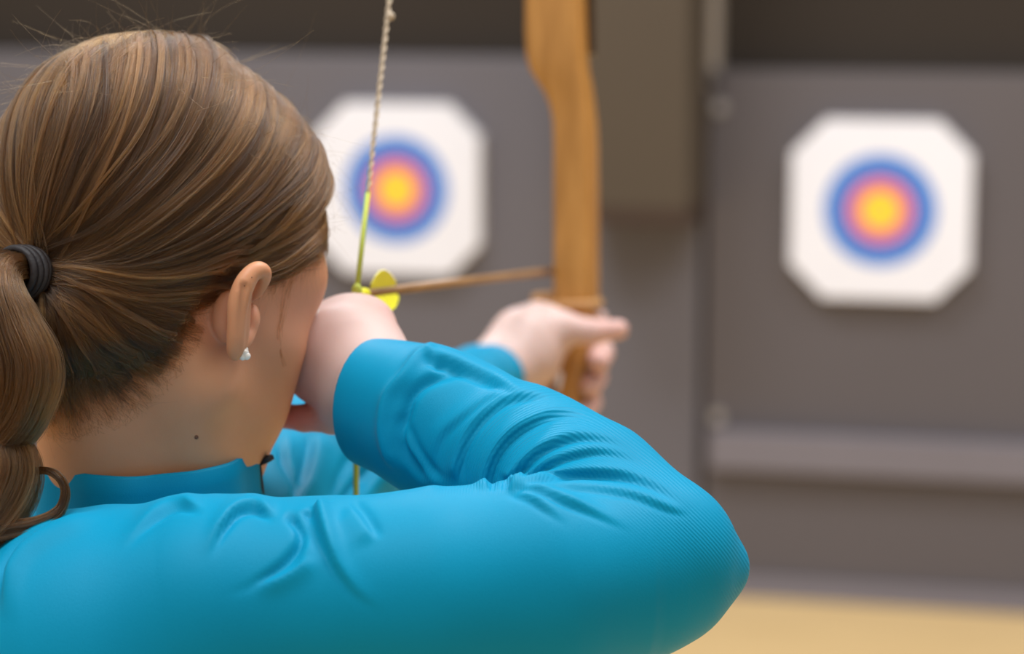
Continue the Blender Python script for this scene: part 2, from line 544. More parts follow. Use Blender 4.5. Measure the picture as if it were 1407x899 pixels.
# ------------------------------------------------------------------ person: materials
def skin_material():
    m, nt, b = mat_new('skin')
    tc = nt.nodes.new('ShaderNodeTexCoord')
    n1 = nt.nodes.new('ShaderNodeTexNoise'); n1.inputs['Scale'].default_value = 22; n1.inputs['Detail'].default_value = 4
    n2 = nt.nodes.new('ShaderNodeTexNoise'); n2.inputs['Scale'].default_value = 900; n2.inputs['Detail'].default_value = 3
    cr = nt.nodes.new('ShaderNodeValToRGB')
    cr.color_ramp.elements[0].position = 0.3; cr.color_ramp.elements[0].color = (0.57, 0.262, 0.130, 1)
    cr.color_ramp.elements[1].position = 0.7; cr.color_ramp.elements[1].color = (0.64, 0.305, 0.158, 1)
    at = nt.nodes.new('ShaderNodeAttribute'); at.attribute_name = 'flush'
    mx = nt.nodes.new('ShaderNodeMix'); mx.data_type = 'RGBA'; mx.inputs[7].default_value = (0.66, 0.27, 0.22, 1)
    mole = nt.nodes.new('ShaderNodeAttribute'); mole.attribute_name = 'mole'
    mx2 = nt.nodes.new('ShaderNodeMix'); mx2.data_type = 'RGBA'; mx2.inputs[7].default_value = (0.11, 0.045, 0.03, 1)
    pl = nt.nodes.new('ShaderNodeAttribute'); pl.attribute_name = 'pale'
    mx3 = nt.nodes.new('ShaderNodeMix'); mx3.data_type = 'RGBA'; mx3.inputs[7].default_value = (0.60, 0.425, 0.375, 1)
    nt.links.new(pl.outputs['Fac'], mx3.inputs[0]); nt.links.new(cr.outputs['Color'], mx3.inputs[6])
    bp = nt.nodes.new('ShaderNodeBump'); bp.inputs['Strength'].default_value = 0.12; bp.inputs['Distance'].default_value = 0.0006
    nt.links.new(tc.outputs['Object'], n1.inputs['Vector']); nt.links.new(tc.outputs['Object'], n2.inputs['Vector'])
    nt.links.new(n1.outputs['Fac'], cr.inputs['Fac'])
    nt.links.new(at.outputs['Fac'], mx.inputs[0]); nt.links.new(mx3.outputs[2], mx.inputs[6])
    nt.links.new(mole.outputs['Fac'], mx2.inputs[0]); nt.links.new(mx.outputs[2], mx2.inputs[6])
    nt.links.new(mx2.outputs[2], b.inputs['Base Color'])
    nt.links.new(n2.outputs['Fac'], bp.inputs['Height']); nt.links.new(bp.outputs['Normal'], b.inputs['Normal'])
    b.inputs['Roughness'].default_value = 0.48
    b.inputs['Specular IOR Level'].default_value = 0.35
    b.inputs['Subsurface Weight'].default_value = 0.25
    b.inputs['Subsurface Radius'].default_value = (1.0, 0.35, 0.2)
    b.inputs['Subsurface Scale'].default_value = 0.006
    return m
M_skin = skin_material()

def jersey_material():
    m, nt, b = mat_new('teal_jersey')
    tc = nt.nodes.new('ShaderNodeTexCoord')
    n1 = nt.nodes.new('ShaderNodeTexNoise'); n1.inputs['Scale'].default_value = 9; n1.inputs['Detail'].default_value = 4
    cr = nt.nodes.new('ShaderNodeValToRGB')
    cr.color_ramp.elements[0].position = 0.25; cr.color_ramp.elements[0].color = (0.0, 0.238, 0.412, 1)
    cr.color_ramp.elements[1].position = 0.75; cr.color_ramp.elements[1].color = (0.0, 0.262, 0.442, 1)
    at = nt.nodes.new('ShaderNodeAttribute'); at.attribute_name = 'rib'       # metres along the sleeve
    mt = nt.nodes.new('ShaderNodeMath'); mt.operation = 'SINE'
    ml = nt.nodes.new('ShaderNodeMath'); ml.operation = 'MULTIPLY'; ml.inputs[1].default_value = 2 * math.pi / 0.0017
    n2 = nt.nodes.new('ShaderNodeTexNoise'); n2.inputs['Scale'].default_value = 1600; n2.inputs['Detail'].default_value = 2
    ad = nt.nodes.new('ShaderNodeMath'); ad.operation = 'ADD'
    bp = nt.nodes.new('ShaderNodeBump'); bp.inputs["Strength"].default_value = 0.38; bp.inputs['Distance'].default_value = 0.0004
    nt.links.new(tc.outputs['Object'], n1.inputs['Vector']); nt.links.new(tc.outputs['Object'], n2.inputs['Vector'])
    nt.links.new(n1.outputs['Fac'], cr.inputs['Fac']); nt.links.new(cr.outputs['Color'], b.inputs['Base Color'])
    nt.links.new(at.outputs['Fac'], ml.inputs[0]); nt.links.new(ml.outputs[0], mt.inputs[0])
    rw = nt.nodes.new('ShaderNodeAttribute'); rw.attribute_name = 'rib_weight'
    mw = nt.nodes.new('ShaderNodeMath'); mw.operation = 'MULTIPLY'
    nt.links.new(mt.outputs[0], mw.inputs[0]); nt.links.new(rw.outputs['Fac'], mw.inputs[1])
    nt.links.new(mw.outputs[0], ad.inputs[0]); nt.links.new(n2.outputs['Fac'], ad.inputs[1])
    nt.links.new(ad.outputs[0], bp.inputs['Height']); nt.links.new(bp.outputs['Normal'], b.inputs['Normal'])
    b.inputs['Roughness'].default_value = 0.5
    b.inputs['Specular IOR Level'].default_value = 0.10
    b.inputs['Sheen Weight'].default_value = 0.03
    b.inputs['Sheen Roughness'].default_value = 0.4
    b.inputs['Sheen Tint'].default_value = (0.6, 0.9, 1.0, 1)
    return m
M_jersey = jersey_material()
M_black = simple('black_zip', (0.012, 0.010, 0.012), 0.5)

person = empty('person', tuple(P(200, 700, 1.46) * np.array((1, 1, 0))), 'person in a teal jacket with brown ponytail drawing a bow', 'person')

# ------------------------------------------------------------------ jacket
jk = Blob()
# right arm: shoulder, upper arm, elbow, forearm
SH = [(60, 965, 1.365, 190), (140, 896, 1.325, 178), (300, 842, 1.305, 150), (450, 836, 1.302, 142), (600, 824, 1.305, 142), (740, 806, 1.312, 138), (866, 786, 1.330, 114)]
FA = [(866, 786, 1.330, 112), (895, 772, 1.336, 110), (800, 698, 1.365, 114), (715, 648, 1.390, 109), (605, 585, 1.420, 93), (556, 563, 1.436, 79), (512, 552, 1.450, 73), (440, 534, 1.475, 70)]
jk.chain([PR(*a) for a in SH], 0.02)
fore = Blob(); fore.chain([PR(*a) for a in FA], 0.02)
jk.add(cone(P(872, 782, 1.333), P(980, 779, 1.340), 0.046, 0.0200), 0.025)          # elbow point
# torso
def WP(px, py, d): return P(px, py, d)
TC = P(195, 760, 1.47)                       # base of the neck
UPV = np.array((0, 0, 1.0)); FWD = LANE_L; SDE = C_R
def T(r, f, u): return TC + SDE * r + FWD * f + UPV * u
jk.chain([(T(-0.02, -0.12, -0.075), 0.070), (T(-0.005, 0.0, -0.035), 0.068), (T(0.04, 0.13, -0.03), 0.065)], 0.05)
for u, w, r in ((-0.10, 0.115, 0.115), (-0.22, 0.09, 0.118), (-0.36, 0.075, 0.105), (-0.48, 0.085, 0.110), (-0.58, 0.09, 0.115)):
    jk.add(cone(T(0, -w, u), T(0.02, w, u), r, r), 0.08)
# left arm, reaching to the bow
LA = [(395, 700, 1.66, 128), (430, 660, 1.68, 118), (500, 610, 1.80, 86), (590, 560, 1.93, 64), (655, 522, 2.045, 41), (682, 513, 2.085, 36), (740, 494, 2.17, 34)]
jk.chain([PR(a[0], a[1], a[2], a[3] + 5) for a in LA], 0.03, 0.006)
LW = P(690, 507, 2.09); LWd = P(740, 492, 2.17) - P(655, 522, 2.045); LWd /= np.linalg.norm(LWd)
RW0 = P(503, 548, 1.450)
RWd = C_R * -0.85 + C_U * 0.10 + C_F * 0.50; RWd /= np.linalg.norm(RWd)
def jk_full(p):
    p = np.asarray(p, np.float32)
    df = fore(p); dj = jk(p)
    d = smin(dj, df, 0.004)
    # right cuff: cut and hollow
    cut = ((p - RW0.astype(np.float32)) @ RWd.astype(np.float32))
    near = (np.linalg.norm(p - RW0.astype(np.float32), axis=1) < 0.13) & (df < dj)
    d = np.where(near, smax(d, cut, 0.003), d)
    inner = np.maximum(df + 0.0045, -cut - 0.030)
    d = np.where(near, smax(d, -inner, 0.003), d)
    # left cuff
    cut = ((p - LW.astype(np.float32)) @ LWd.astype(np.float32))
    near = (np.linalg.norm(p - LW.astype(np.float32), axis=1) < 0.14)
    d = np.where(near, smax(d, cut, 0.005), d)
    # neck opening
    return d

import time as _t; t0 = _t.time()
allp = [P(a[0], a[1], a[2]) for a in SH + FA + LA] + [T(-0.1, -0.25, -0.6), T(0.12, 0.2, 0)]
lo, hi = bbox_of(allp, 0.09)
lo[2] = TC[2] - 0.20
JH = 0.0017
V, Fc = polygonise(jk_full, lo, hi, JH, slack=3.6)
lo2 = lo.copy(); hi2 = hi.copy(); lo2[2] = TC[2] - 0.66; hi2[2] = TC[2] - 0.195
V2, F2 = polygonise(jk_full, lo2, hi2, 0.010, slack=4.0)

# folds of the cloth: ridges and grooves lying on the sleeve, given by the course they take
JN = grad(jk_full, V, 0.001); JN /= np.linalg.norm(JN, axis=1)[:, None] + 1e-9
vx, vy, vd = project(V)
view = (V - CAM); view /= np.linalg.norm(view, axis=1)[:, None]
face_w = np.clip((-(JN * view).sum(1) + 0.35) / 0.5, 0, 1)
disp = np.zeros(len(V))
def fold(pts, w, h, groove=0.0, go=1.0, dr=(1.20, 1.50), ends=(0.3, 0.3), n=40, wide=2.2):
    """ridge of height h mm, half width w px along pts; groove mm deep beside it, on the right of the course (go<0: left)"""
    global disp
    c = catmull(np.array(pts, float), n)
    m = (vx > c[:, 0].min() - 5 * w) & (vx < c[:, 0].max() + 5 * w) & (vy > c[:, 1].min() - 5 * w) & (vy < c[:, 1].max() + 5 * w) & (vd > dr[0]) & (vd < dr[1])
    idx = np.nonzero(m)[0]
    if not len(idx): return
    q = np.stack((vx[idx], vy[idx]), 1)
    best = np.full(len(idx), 1e9); sgn = np.zeros(len(idx)); tt = np.zeros(len(idx))
    for i in range(n - 1):
        a, b = c[i], c[i + 1]; ab = b - a; L2 = ab @ ab
        t = np.clip(((q - a) @ ab) / L2, 0, 1)
        r = q - a - t[:, None] * ab; d2 = np.hypot(r[:, 0], r[:, 1])
        u = d2 < best
        best[u] = d2[u]; sgn[u] = np.sign(ab[0] * r[u, 1] - ab[1] * r[u, 0]); tt[u] = (i + t[u]) / (n - 1)
    s = best * sgn
    e = np.ones(len(idx))
    if ends[0] > 0: e *= np.clip(tt / ends[0], 0, 1)
    if ends[1] > 0: e *= np.clip((1 - tt) / ends[1], 0, 1)
    e = e * e * (3 - 2 * e)
    wd = np.where(s * go > 0, w * 0.8, w * wide) if groove else w
    prof = h * np.exp(-(s / wd) ** 2)
    if groove: prof = prof - groove * np.exp(-((s - go * w * 1.5) / (w * 0.8)) ** 2)
    disp[idx] += prof * e * face_w[idx] * 1.35e-3

# cuff bunching
fold([(600, 490), (579, 489), (556, 518), (535, 544), (528, 576), (530, 605), (541, 632), (560, 655)], 9, 3.6, 0, ends=(0.15, 0.2))
fold([(655, 512), (618, 514), (585, 524), (564, 544), (556, 567), (551, 590), (556, 618), (578, 648), (602, 668)], 8, -4.2, ends=(0.25, 0.2))
fold([(548, 573), (556, 600), (566, 622), (590, 655), (612, 672)], 7, 2.2, 1.2, -1)
fold([(579, 487), (602, 490), (642, 505), (688, 526), (720, 540)], 7, 3.0, 1.5, 1, ends=(0.15, 0.3))
fold([(590, 506), (612, 500), (640, 512)], 5, -1.6)
# arcs across the forearm
fold([(735, 533), (700, 536), (671, 547), (648, 561), (625, 578), (605, 597), (594, 625), (592, 650)], 6, 1.2, 0.5, -1)
fold([(770, 545), (735, 541), (700, 546), (675, 560), (652, 582), (638, 605), (629, 632), (625, 664)], 5.5, 2.3, 1.1, -1, ends=(0.3, 0.1))
fold([(850, 592), (800, 566), (760, 566), (722, 582), (695, 602), (678, 626), (669, 650), (666, 676)], 6, 2.6, 1.6, -1, ends=(0.55, 0.05))
fold([(880, 620), (845, 604), (812, 598), (780, 600), (744, 615), (716, 638), (698, 664)], 5.5, 2.4, 1.7, -1, ends=(0.7, 0.05))
fold([(890, 636), (860, 624), (830, 618), (800, 620), (760, 632), (724, 652), (700, 668)], 5, 1.7, 1.4, -1, ends=(0.7, 0.05))
fold([(960, 704), (930, 682), (900, 665), (860, 652), (820, 648), (780, 650), (740, 658), (700, 669)], 5.5, 2.4, 1.6, -1, ends=(0.65, 0.05))
fold([(765, 622), (735, 640), (712, 654), (696, 668)], 5, -2.2, ends=(0.6, 0.0))
fold([(790, 640), (750, 645), (715, 660)], 5, -1.4, ends=(0.6, 0.1))
fold([(950, 706), (920, 698), (872, 680), (822, 671), (770, 668), (720, 668)], 4.5, 1.6, 0.5, -1, ends=(0.3, 0.3))
# upper arm below the bend
fold([(690, 669), (735, 672), (772, 685), (816, 703), (875, 729)], 5, 2.4, 0.9, 1, ends=(0.1, 0.45))
fold([(690, 670), (726, 681), (752, 697), (786, 720)], 5.5, 1.8, 0.7, 1, ends=(0.2, 0.5))
# shoulder
fold([(382, 710), (352, 694), (325, 699), (305, 719), (292, 742), (280, 770)], 6, 3.0, 2.0, -1, ends=(0.15, 0.5))
fold([(283, 697), (249, 689), (220, 700), (192, 722), (160, 756)], 6.5, 2.6, 1.8, -1, ends=(0.2, 0.5))
fold([(392, 704), (405, 716), (413, 731), (411, 748), (400, 765), (384, 780), (345, 806), (300, 822)], 7, -3.6, ends=(0.12, 0.6))
fold([(436, 692), (440, 708), (445, 726), (453, 752), (466, 780), (492, 812), (535, 842)], 6.5, 3.6, 1.0, 1, ends=(0.05, 0.6))
fold([(423, 700), (424, 716), (432, 745), (440, 775)], 8, -2.2, ends=(0.1, 0.5))
fold([(470, 695), (486, 708), (500, 728), (512, 750)], 9, 1.6, 1.2, -1)
fold([(345, 812), (385, 796), (412, 780), (428, 760)], 7, 1.6, 0.5, -1)
fold([(150, 700), (100, 716), (52, 740), (25, 765), (10, 800), (6, 860)], 7, 3.2, 2.4, 1, ends=(0.25, 0.3))
# far shoulder and chest
FAR = (1.48, 2.3)
fold([(372, 612), (378, 640), (392, 672), (402, 700)], 7, 2.6, 2.0, -1, FAR)
fold([(400, 590), (398, 640), (420, 700)], 9, 2.0, 0, 1, FAR)
fold([(440, 590), (432, 640), (412, 700)], 9, 3.0, 2.0, 1, FAR)
fold([(545, 630), (520, 655), (490, 690), (470, 720)], 10, 3.0, 2.5, 1, FAR)
fold([(500, 600), (470, 650), (452, 700)], 9, -2.0, 0, 1, FAR)
V = V + (disp[:, None] * JN).astype(np.float32)
# wales of the knit: run alongside the folds round the bend of the elbow
wc = catmull(np.array([(664, 720), (667, 674), (671, 648), (681, 624), (698, 602), (724, 583), (760, 570), (805, 574), (860, 608), (930, 664), (1010, 745), (1060, 830)], float), 60)
wb_ = np.full(len(V), 1e9); ws = np.zeros(len(V))
qq = np.stack((vx, vy), 1)
for i in range(59):
    a, ab = wc[i], wc[i + 1] - wc[i]
    t = np.clip(((qq - a) @ ab) / (ab @ ab), 0, 1); r = qq - a - t[:, None] * ab; d2 = np.hypot(r[:, 0], r[:, 1])
    u = d2 < wb_; wb_[u] = d2[u]; ws[u] = np.sign(ab[0] * r[u, 1] - ab[1] * r[u, 0])
rib = np.concatenate((wb_ * ws * 0.00042, np.zeros(len(V2)))).astype(np.float32)
rib_k = np.maximum(np.clip((684 - vy) / 25, 0, 1), np.clip((vx - 740) / 80, 0, 1))
rib_w = np.concatenate((np.exp(-(wb_ / 68) ** 2) * (vd < 1.5) * rib_k, np.zeros(len(V2)))).astype(np.float32)
Fc = np.concatenate((Fc, F2 + len(V))); V = np.concatenate((V, V2))
print('JACKET', len(V), _t.time() - t0)
jme = py_mesh('jacket', V, Fc)
jme.attributes.new('rib', 'FLOAT', 'POINT').data.foreach_set('value', rib)
jme.attributes.new('rib_weight', 'FLOAT', 'POINT').data.foreach_set('value', rib_w)
jacket = new_obj('jacket', jme, M_jersey, person)

# collar: a standing band round the neck, and the zip at its front
def ring_band(name, n, prof, mat, parent, arc=(0, 2 * math.pi), closed=True):
    """prof(w) -> list of points (closed section) at angle w"""
    V = []; Fc = []
    ws = np.linspace(arc[0], arc[1], n + (0 if closed else 1), endpoint=not closed)
    for w in ws:
        pr = prof(w); m = len(pr); V += list(pr)
    N = len(ws)
    for i in range(N if closed else N - 1):
        j = (i + 1) % N
        for k in range(m):
            k2 = (k + 1) % m
            Fc.append((i * m + k, j * m + k, j * m + k2, i * m + k2))
    if not closed:
        Fc.append(tuple(range(m))); Fc.append(tuple((N - 1) * m + k for k in reversed(range(m))))
    return new_obj(name, mesh_list(name, V, Fc), mat, parent)
CC = P(199, 656, 1.445)
def collar_prof(w):
    # w = 0 points to the zip (image right), w = -90 deg towards the camera
    c, s_ = math.cos(w), math.sin(w)
    out = C_R * c + LANE_L * s_
    lump = 0.0018 * math.sin(3 * w + 1) + 0.0012 * math.sin(7 * w) + 0.0008 * math.sin(13 * w + 2)
    pts = []
    sec = [(0.078, -0.050), (0.074, -0.034), (0.0695, -0.022), (0.0682, -0.010), (0.0672, 0.004), (0.0664, 0.0135), (0.0646, 0.0150),
           (0.0626, 0.0135), (0.0622, 0.0), (0.0634, -0.02), (0.066, -0.050)]
    lift = 0.0035 * max(0, -c) ** 2 + 0.004 * max(0, c) ** 6
    for r, z in sec:
        rr = r + lump * (1 if z > -0.02 else 2)
        pts.append(CC + out * rr * (1.0 if s_ < 0 else 0.94) + UPV * (z + lift))
    return pts
GAP = 0.004
collar = ring_band('collar', 72, collar_prof, M_jersey, jacket, (GAP, 2 * math.pi - GAP), False)
def strip(name, pts, w, th, side, mat, parent):
    pts = np.asarray(pts)
    return new_obj(name, mesh_list(name, *sweep(pts, w, 8, True, (1.0, th), side)), mat, parent)
zp_pts = [CC + C_R * r + UPV * z for r, z in ((0.0672, 0.013), (0.0685, 0.0), (0.0695, -0.01), (0.0715, -0.022), (0.083, -0.045), (0.095, -0.075), (0.105, -0.11))]
zipper = strip('zipper', zp_pts, 0.0028, 0.7, LANE_L, M_black, jacket)
zt = CC + C_R * 0.0690 + UPV * 0.0085
new_obj('zip_pull', mesh_list('zip_pull', *sweep([zt, zt + C_R * 0.005 + UPV * 0.003, zt + C_R * 0.008 + UPV * 0.004], [0.0016, 0.0024, 0.0016], 8)), M_black, jacket)

# ------------------------------------------------------------------ hands
rh = Blob()
def ch(b, pts, k, kin=None): b.chain([PR(*a) for a in pts], k, kin)
ch(rh, [(640, 605, 1.405, 60), (545, 560, 1.440, 56), (515, 540, 1.455, 58)], 0.02)
ch(rh, [(515, 540, 1.455, 56), (500, 495, 1.478, 50), (505, 452, 1.505, 36)], 0.02)          # index side
ch(rh, [(505, 530, 1.460, 50), (478, 480, 1.490, 48), (483, 447, 1.515, 36)], 0.02)
ch(rh, [(492, 525, 1.465, 42), (455, 488, 1.490, 42), (462, 455, 1.518, 32)], 0.02)
ch(rh, [(478, 522, 1.465, 36), (442, 502, 1.480, 34), (440, 468, 1.515, 28)], 0.02)
# hooked fingers round the string, on the far side of the hand
ch(rh, [(505, 445, 1.505, 30), (512, 436, 1.540, 22), (494, 430, 1.556, 18), (478, 436, 1.548, 16)], 0.008, 0.004)
ch(rh, [(483, 452, 1.515, 28), (510, 470, 1.550, 21), (492, 468, 1.566, 18), (474, 472, 1.556, 16)], 0.008, 0.004)
ch(rh, [(462, 470, 1.518, 26), (506, 502, 1.552, 20), (490, 504, 1.566, 17), (472, 506, 1.556, 15)], 0.008, 0.004)
ch(rh, [(480, 566, 1.462, 24), (455, 577, 1.470, 18.5), (418, 575, 1.486, 18), (380, 571, 1.500, 17)], 0.010, 0.003)   # little finger
ch(rh, [(432, 505, 1.480, 30), (424, 490, 1.508, 22), (428, 470, 1.530, 18)], 0.010, 0.005)                            # thumb
RH_LO, RH_HI = bbox_of([P(380, 400, 1.45), P(660, 640, 1.40), P(560, 400, 1.58), P(380, 640, 1.58)], 0.02)

lh = Blob()
ch(lh, [(600, 552, 1.95, 44), (672, 514, 2.075, 30), (700, 498, 2.10, 33)], 0.02)
ch(lh, [(690, 500, 2.10, 38), (722, 468, 2.12, 42), (744, 448, 2.13, 28)], 0.02)
ch(lh, [(700, 505, 2.10, 34), (726, 488, 2.12, 38), (748, 466, 2.125, 24)], 0.02)
ch(lh, [(744, 450, 2.13, 27), (775, 452, 2.120, 23), (815, 456, 2.118, 17), (850, 453, 2.120, 13.5)], 0.012, 0.004)     # thumb
ch(lh, [(735, 448, 2.14, 26), (762, 446, 2.20, 18), (800, 438, 2.225, 15), (822, 438, 2.205, 13)], 0.012, 0.004)       # index
ch(lh, [(728, 478, 2.15, 26), (765, 480, 2.215, 19), (806, 480, 2.225, 18), (826, 484, 2.190, 17), (822, 498, 2.155, 15.5)], 0.012, 0.004)
ch(lh, [(722, 500, 2.15, 24), (762, 514, 2.215, 18), (800, 518, 2.225, 17), (817, 518, 2.190, 16.5), (812, 532, 2.158, 15)], 0.012, 0.004)
ch(lh, [(716, 515, 2.15, 22), (760, 545, 2.210, 16), (795, 551, 2.220, 15.5), (811, 552, 2.190, 15), (806, 565, 2.160, 13.5)], 0.012, 0.004)
LH_LO, LH_HI = bbox_of([P(600, 400, 1.96), P(880, 600, 2.0), P(600, 600, 2.26), P(880, 400, 2.26)], 0.02)

# ------------------------------------------------------------------ body
t0 = _t.time()
parts = [polygonise(head_full, *bbox_of([hl(-.12,-.13,-.17), hl(.12,.13,.18), P(30,745,1.40), P(400,745,1.5), P(200,100,1.45)], 0.01), 0.0015),
         polygonise(rh, RH_LO, RH_HI, 0.0016), polygonise(lh, LH_LO, LH_HI, 0.0020)]
# torso and legs under the clothes
trunk = Blob()
for u, w, r in ((-0.12, 0.09, 0.085), (-0.22, 0.07, 0.09), (-0.36, 0.055, 0.078), (-0.50, 0.06, 0.085)):
    trunk.add(cone(T(0, -w, u), T(0.01, w, u), r, r), 0.06)
trunk.add(cone(T(0, 0, -0.10), P(200, 700, 1.455), 0.05, 0.05), 0.05)
trunk.chain([(T(-0.01, -0.10, -0.10), 0.05), PR(140, 890, 1.325, 90), PR(600, 824, 1.305, 80), PR(876, 790, 1.33, 66), PR(770, 688, 1.375, 66), PR(640, 605, 1.405, 58)], 0.03)
trunk.chain([(T(0.03, 0.10, -0.08), 0.05), PR(430, 680, 1.68, 70), PR(500, 615, 1.80, 55), PR(600, 552, 1.95, 42)], 0.03)
parts.append(polygonise(trunk, lo, hi, 0.009))
Vb = np.concatenate([p[0] for p in parts]); off = np.cumsum([0] + [len(p[0]) for p in parts])
Fb = np.concatenate([p[1] + o for p, o in zip(parts, off)])
print('BODY', len(Vb), _t.time() - t0)
me = py_mesh('body', Vb, Fb)
fl_a = me.attributes.new('flush', 'FLOAT', 'POINT'); mo_a = me.attributes.new('mole', 'FLOAT', 'POINT')
def near(c, r): return np.exp(-((np.linalg.norm(Vb - c, axis=1) / r) ** 2))
flush = 0.30 * near(P(420, 420, 1.43), 0.03) + 0.5 * near(P(310, 440, 1.40), 0.018) + 0.9 * near(P(420, 574, 1.485), 0.03) + 0.35 * near(P(840, 455, 2.12), 0.03) + 0.3 * near(P(530, 440, 1.49), 0.02) + 0.35 * near(P(815, 520, 2.17), 0.05)
fl_a.data.foreach_set('value', np.clip(flush, 0, 1).astype(np.float32))
pale = np.zeros(len(Vb), np.float32); pale[off[1]:off[3]] = 1.0
me.attributes.new('pale', 'FLOAT', 'POINT').data.foreach_set('value', pale)
body = new_obj('body', me, M_skin, person)

# ------------------------------------------------------------------ bow
M_wood = wood_mat('honey_bow_wood', (0.36, 0.160, 0.030), (0.53, 0.255, 0.060), (70, 70, 7), 0.38)
M_limb = simple('dark_limb_laminate', (0.05, 0.028, 0.012), 0.35)
M_shelf = simple('tan_leather', (0.50, 0.27, 0.10), 0.7, 0.1, 80)
M_twine = simple('tan_string_twine', (0.52, 0.42, 0.30), 0.8, 0.15, 400)
M_serve = simple('green_serving_thread', (0.42, 0.48, 0.06), 0.7, 0.15, 500)
M_white_block = simple('white_block', (0.85, 0.85, 0.95), 0.3)
M_dowel = wood_mat('arrow_dowel', (0.25, 0.125, 0.045), (0.36, 0.19, 0.07), (300, 8, 300), 0.5)
M_vane = simple('yellow_vane', (0.80, 0.75, 0.02), 0.45, 0.06, 60)
M_steel = simple('steel_point', (0.35, 0.33, 0.30), 0.35, metallic=1.0)

NOCK = P(490, 403, 1.530)
PASS = P(750.5, 372, 2.165)
AD = PASS - NOCK; AD /= np.linalg.norm(AD)            # arrow direction
BU = C_U * 1.0; BU = BU - (BU @ AD) * AD; BU /= np.linalg.norm(BU)
BS = np.cross(AD, BU)                                  # to the archer's right
bow = empty('recurve_bow', tuple(P(788, 420, 2.16)), 'honey coloured wooden recurve bow held upright in the outstretched hand', 'bow')
D0 = 2.150
# (row, left edge px, belly width m, depth of section m, forward shift m)
LV = [(-260, 731, 0.040, 0.030, 0.02), (-160, 724, 0.046, 0.040, 0.01), (-60, 719, 0.050, 0.046, 0.0), (0, 718, 0.051, 0.050, 0), (40, 717.5, 0.052, 0.052, 0), (75, 719, 0.0515, 0.055, 0), (95, 724, 0.049, 0.058, 0), (112, 735, 0.044, 0.060, 0),
      (128, 745, 0.0385, 0.062, 0), (145, 752, 0.035, 0.064, 0), (165, 756, 0.0335, 0.066, 0), (200, 757, 0.034, 0.066, 0), (300, 757, 0.0345, 0.068, 0), (380, 757, 0.0345, 0.068, 0), (408, 757, 0.0345, 0.068, 0),
      (420, 757, 0.034, 0.066, 0), (440, 764, 0.028, 0.050, 0.012), (470, 762, 0.026, 0.044, 0.016), (520, 758, 0.026, 0.046, 0.014), (570, 755, 0.028, 0.050, 0.010), (620, 752, 0.034, 0.058, 0), (700, 748, 0.044, 0.058, 0), (820, 748, 0.048, 0.048, 0.005), (960, 752, 0.040, 0.030, 0.02)]
V = []; Fc = []; NS = 20
for (py, xl, w, t, fs) in LV:
    left = P(xl, py, D0)
    c = left + BS * (w / 2) + AD * (t / 2 + fs)
    for k in range(NS):
        a = 2 * math.pi * (k + 0.5) / NS
        cx, sx = math.cos(a), math.sin(a)
        e = 0.38
        V.append(c + BS * (w / 2) * math.copysign(abs(cx) ** e, cx) + AD * (t / 2) * math.copysign(abs(sx) ** e, sx))
n = len(LV)
for i in range(n - 1):
    for k in range(NS):
        k2 = (k + 1) % NS
        Fc.append((i * NS + k, i * NS + k2, (i + 1) * NS + k2, (i + 1) * NS + k))
Fc.append(tuple(range(NS))[::-1]); Fc.append(tuple((n - 1) * NS + k for k in range(NS)))
riser = new_obj('riser', mesh_list('riser', V, Fc), M_wood, bow)
# arrow shelf wrap, and a small white block at the grip
def shelf_box(name, c, size, mat, bevel, parent):
    me = box_mesh(name, size, bevel, 3)
    R = np.stack((BS, AD, BU), 1)
    co = np.array([v.co[:] for v in me.vertices]) @ R.T + c
    me.vertices.foreach_set('co', co.astype(np.float32).ravel()); me.update()
    me.polygons.foreach_set('use_smooth', np.full(len(me.polygons), True))
    return new_obj(name, me, mat, parent)
shelf_box('arrow_shelf', P(748, 410, 2.17) + AD * 0.02, (0.022, 0.05, 0.009), M_shelf, 0.002, bow)
shelf_box('grip_wrap', P(757, 419, D0) + BS * 0.017 + AD * 0.03, (0.040, 0.068, 0.007), M_shelf, 0.002, bow)
shelf_box('grip_white_block', P(763, 527, D0) + BS * 0.001 + AD * 0.016, (0.007, 0.008, 0.02), M_white_block, 0.003, bow)
# limbs
def limb(p0, p1, tip, fwd, name):
    pts = catmull([p0, p0 * 0.6 + p1 * 0.4 + AD * 0.012, p1, p1 * 0.45 + tip * 0.55 + AD * 0.02, tip - AD * 0.004, tip + (tip - p1) / np.linalg.norm(tip - p1) * 0.03 + AD * 0.03], 30)
    V = []; Fc = []
    t_ = np.gradient(pts, axis=0); t_ /= np.linalg.norm(t_, axis=1)[:, None]
    for i, c in enumerate(pts):
        u = i / 29; w = 0.021 * (1 - u) + 0.007 * u; th = 0.006 * (1 - u) + 0.004 * u
        nrm = np.cross(t_[i], BS); nrm /= np.linalg.norm(nrm)
        V += [c + BS * w + nrm * th, c - BS * w + nrm * th, c - BS * w - nrm * th, c + BS * w - nrm * th]
    for i in range(29):
        for k in range(4):
            Fc.append((4 * i + k, 4 * i + (k + 1) % 4, 4 * i + 4 + (k + 1) % 4, 4 * i + 4 + k))
    Fc += [(3, 2, 1, 0), (116, 117, 118, 119)]
    return new_obj(name, mesh_list(name, V, Fc, False), M_limb, bow)
TIPU = NOCK + (P(535, 0, 1.605) - NOCK) * 3.55
TIPL = NOCK + (P(489, 700, 1.552) - NOCK) * 4.6
lim_u0 = P(718, 72, D0) + BS * 0.034 + AD * 0.060
lim_u1 = P(722, -330, D0) + BS * 0.03 + AD * 0.045
limb(lim_u0, lim_u1, TIPU, 1, 'limb')
limb(P(748, 800, D0) + BS * 0.026 + AD * 0.060, P(750, 1010, D0) + BS * 0.02 + AD * 0.045, TIPL, -1, 'limb')
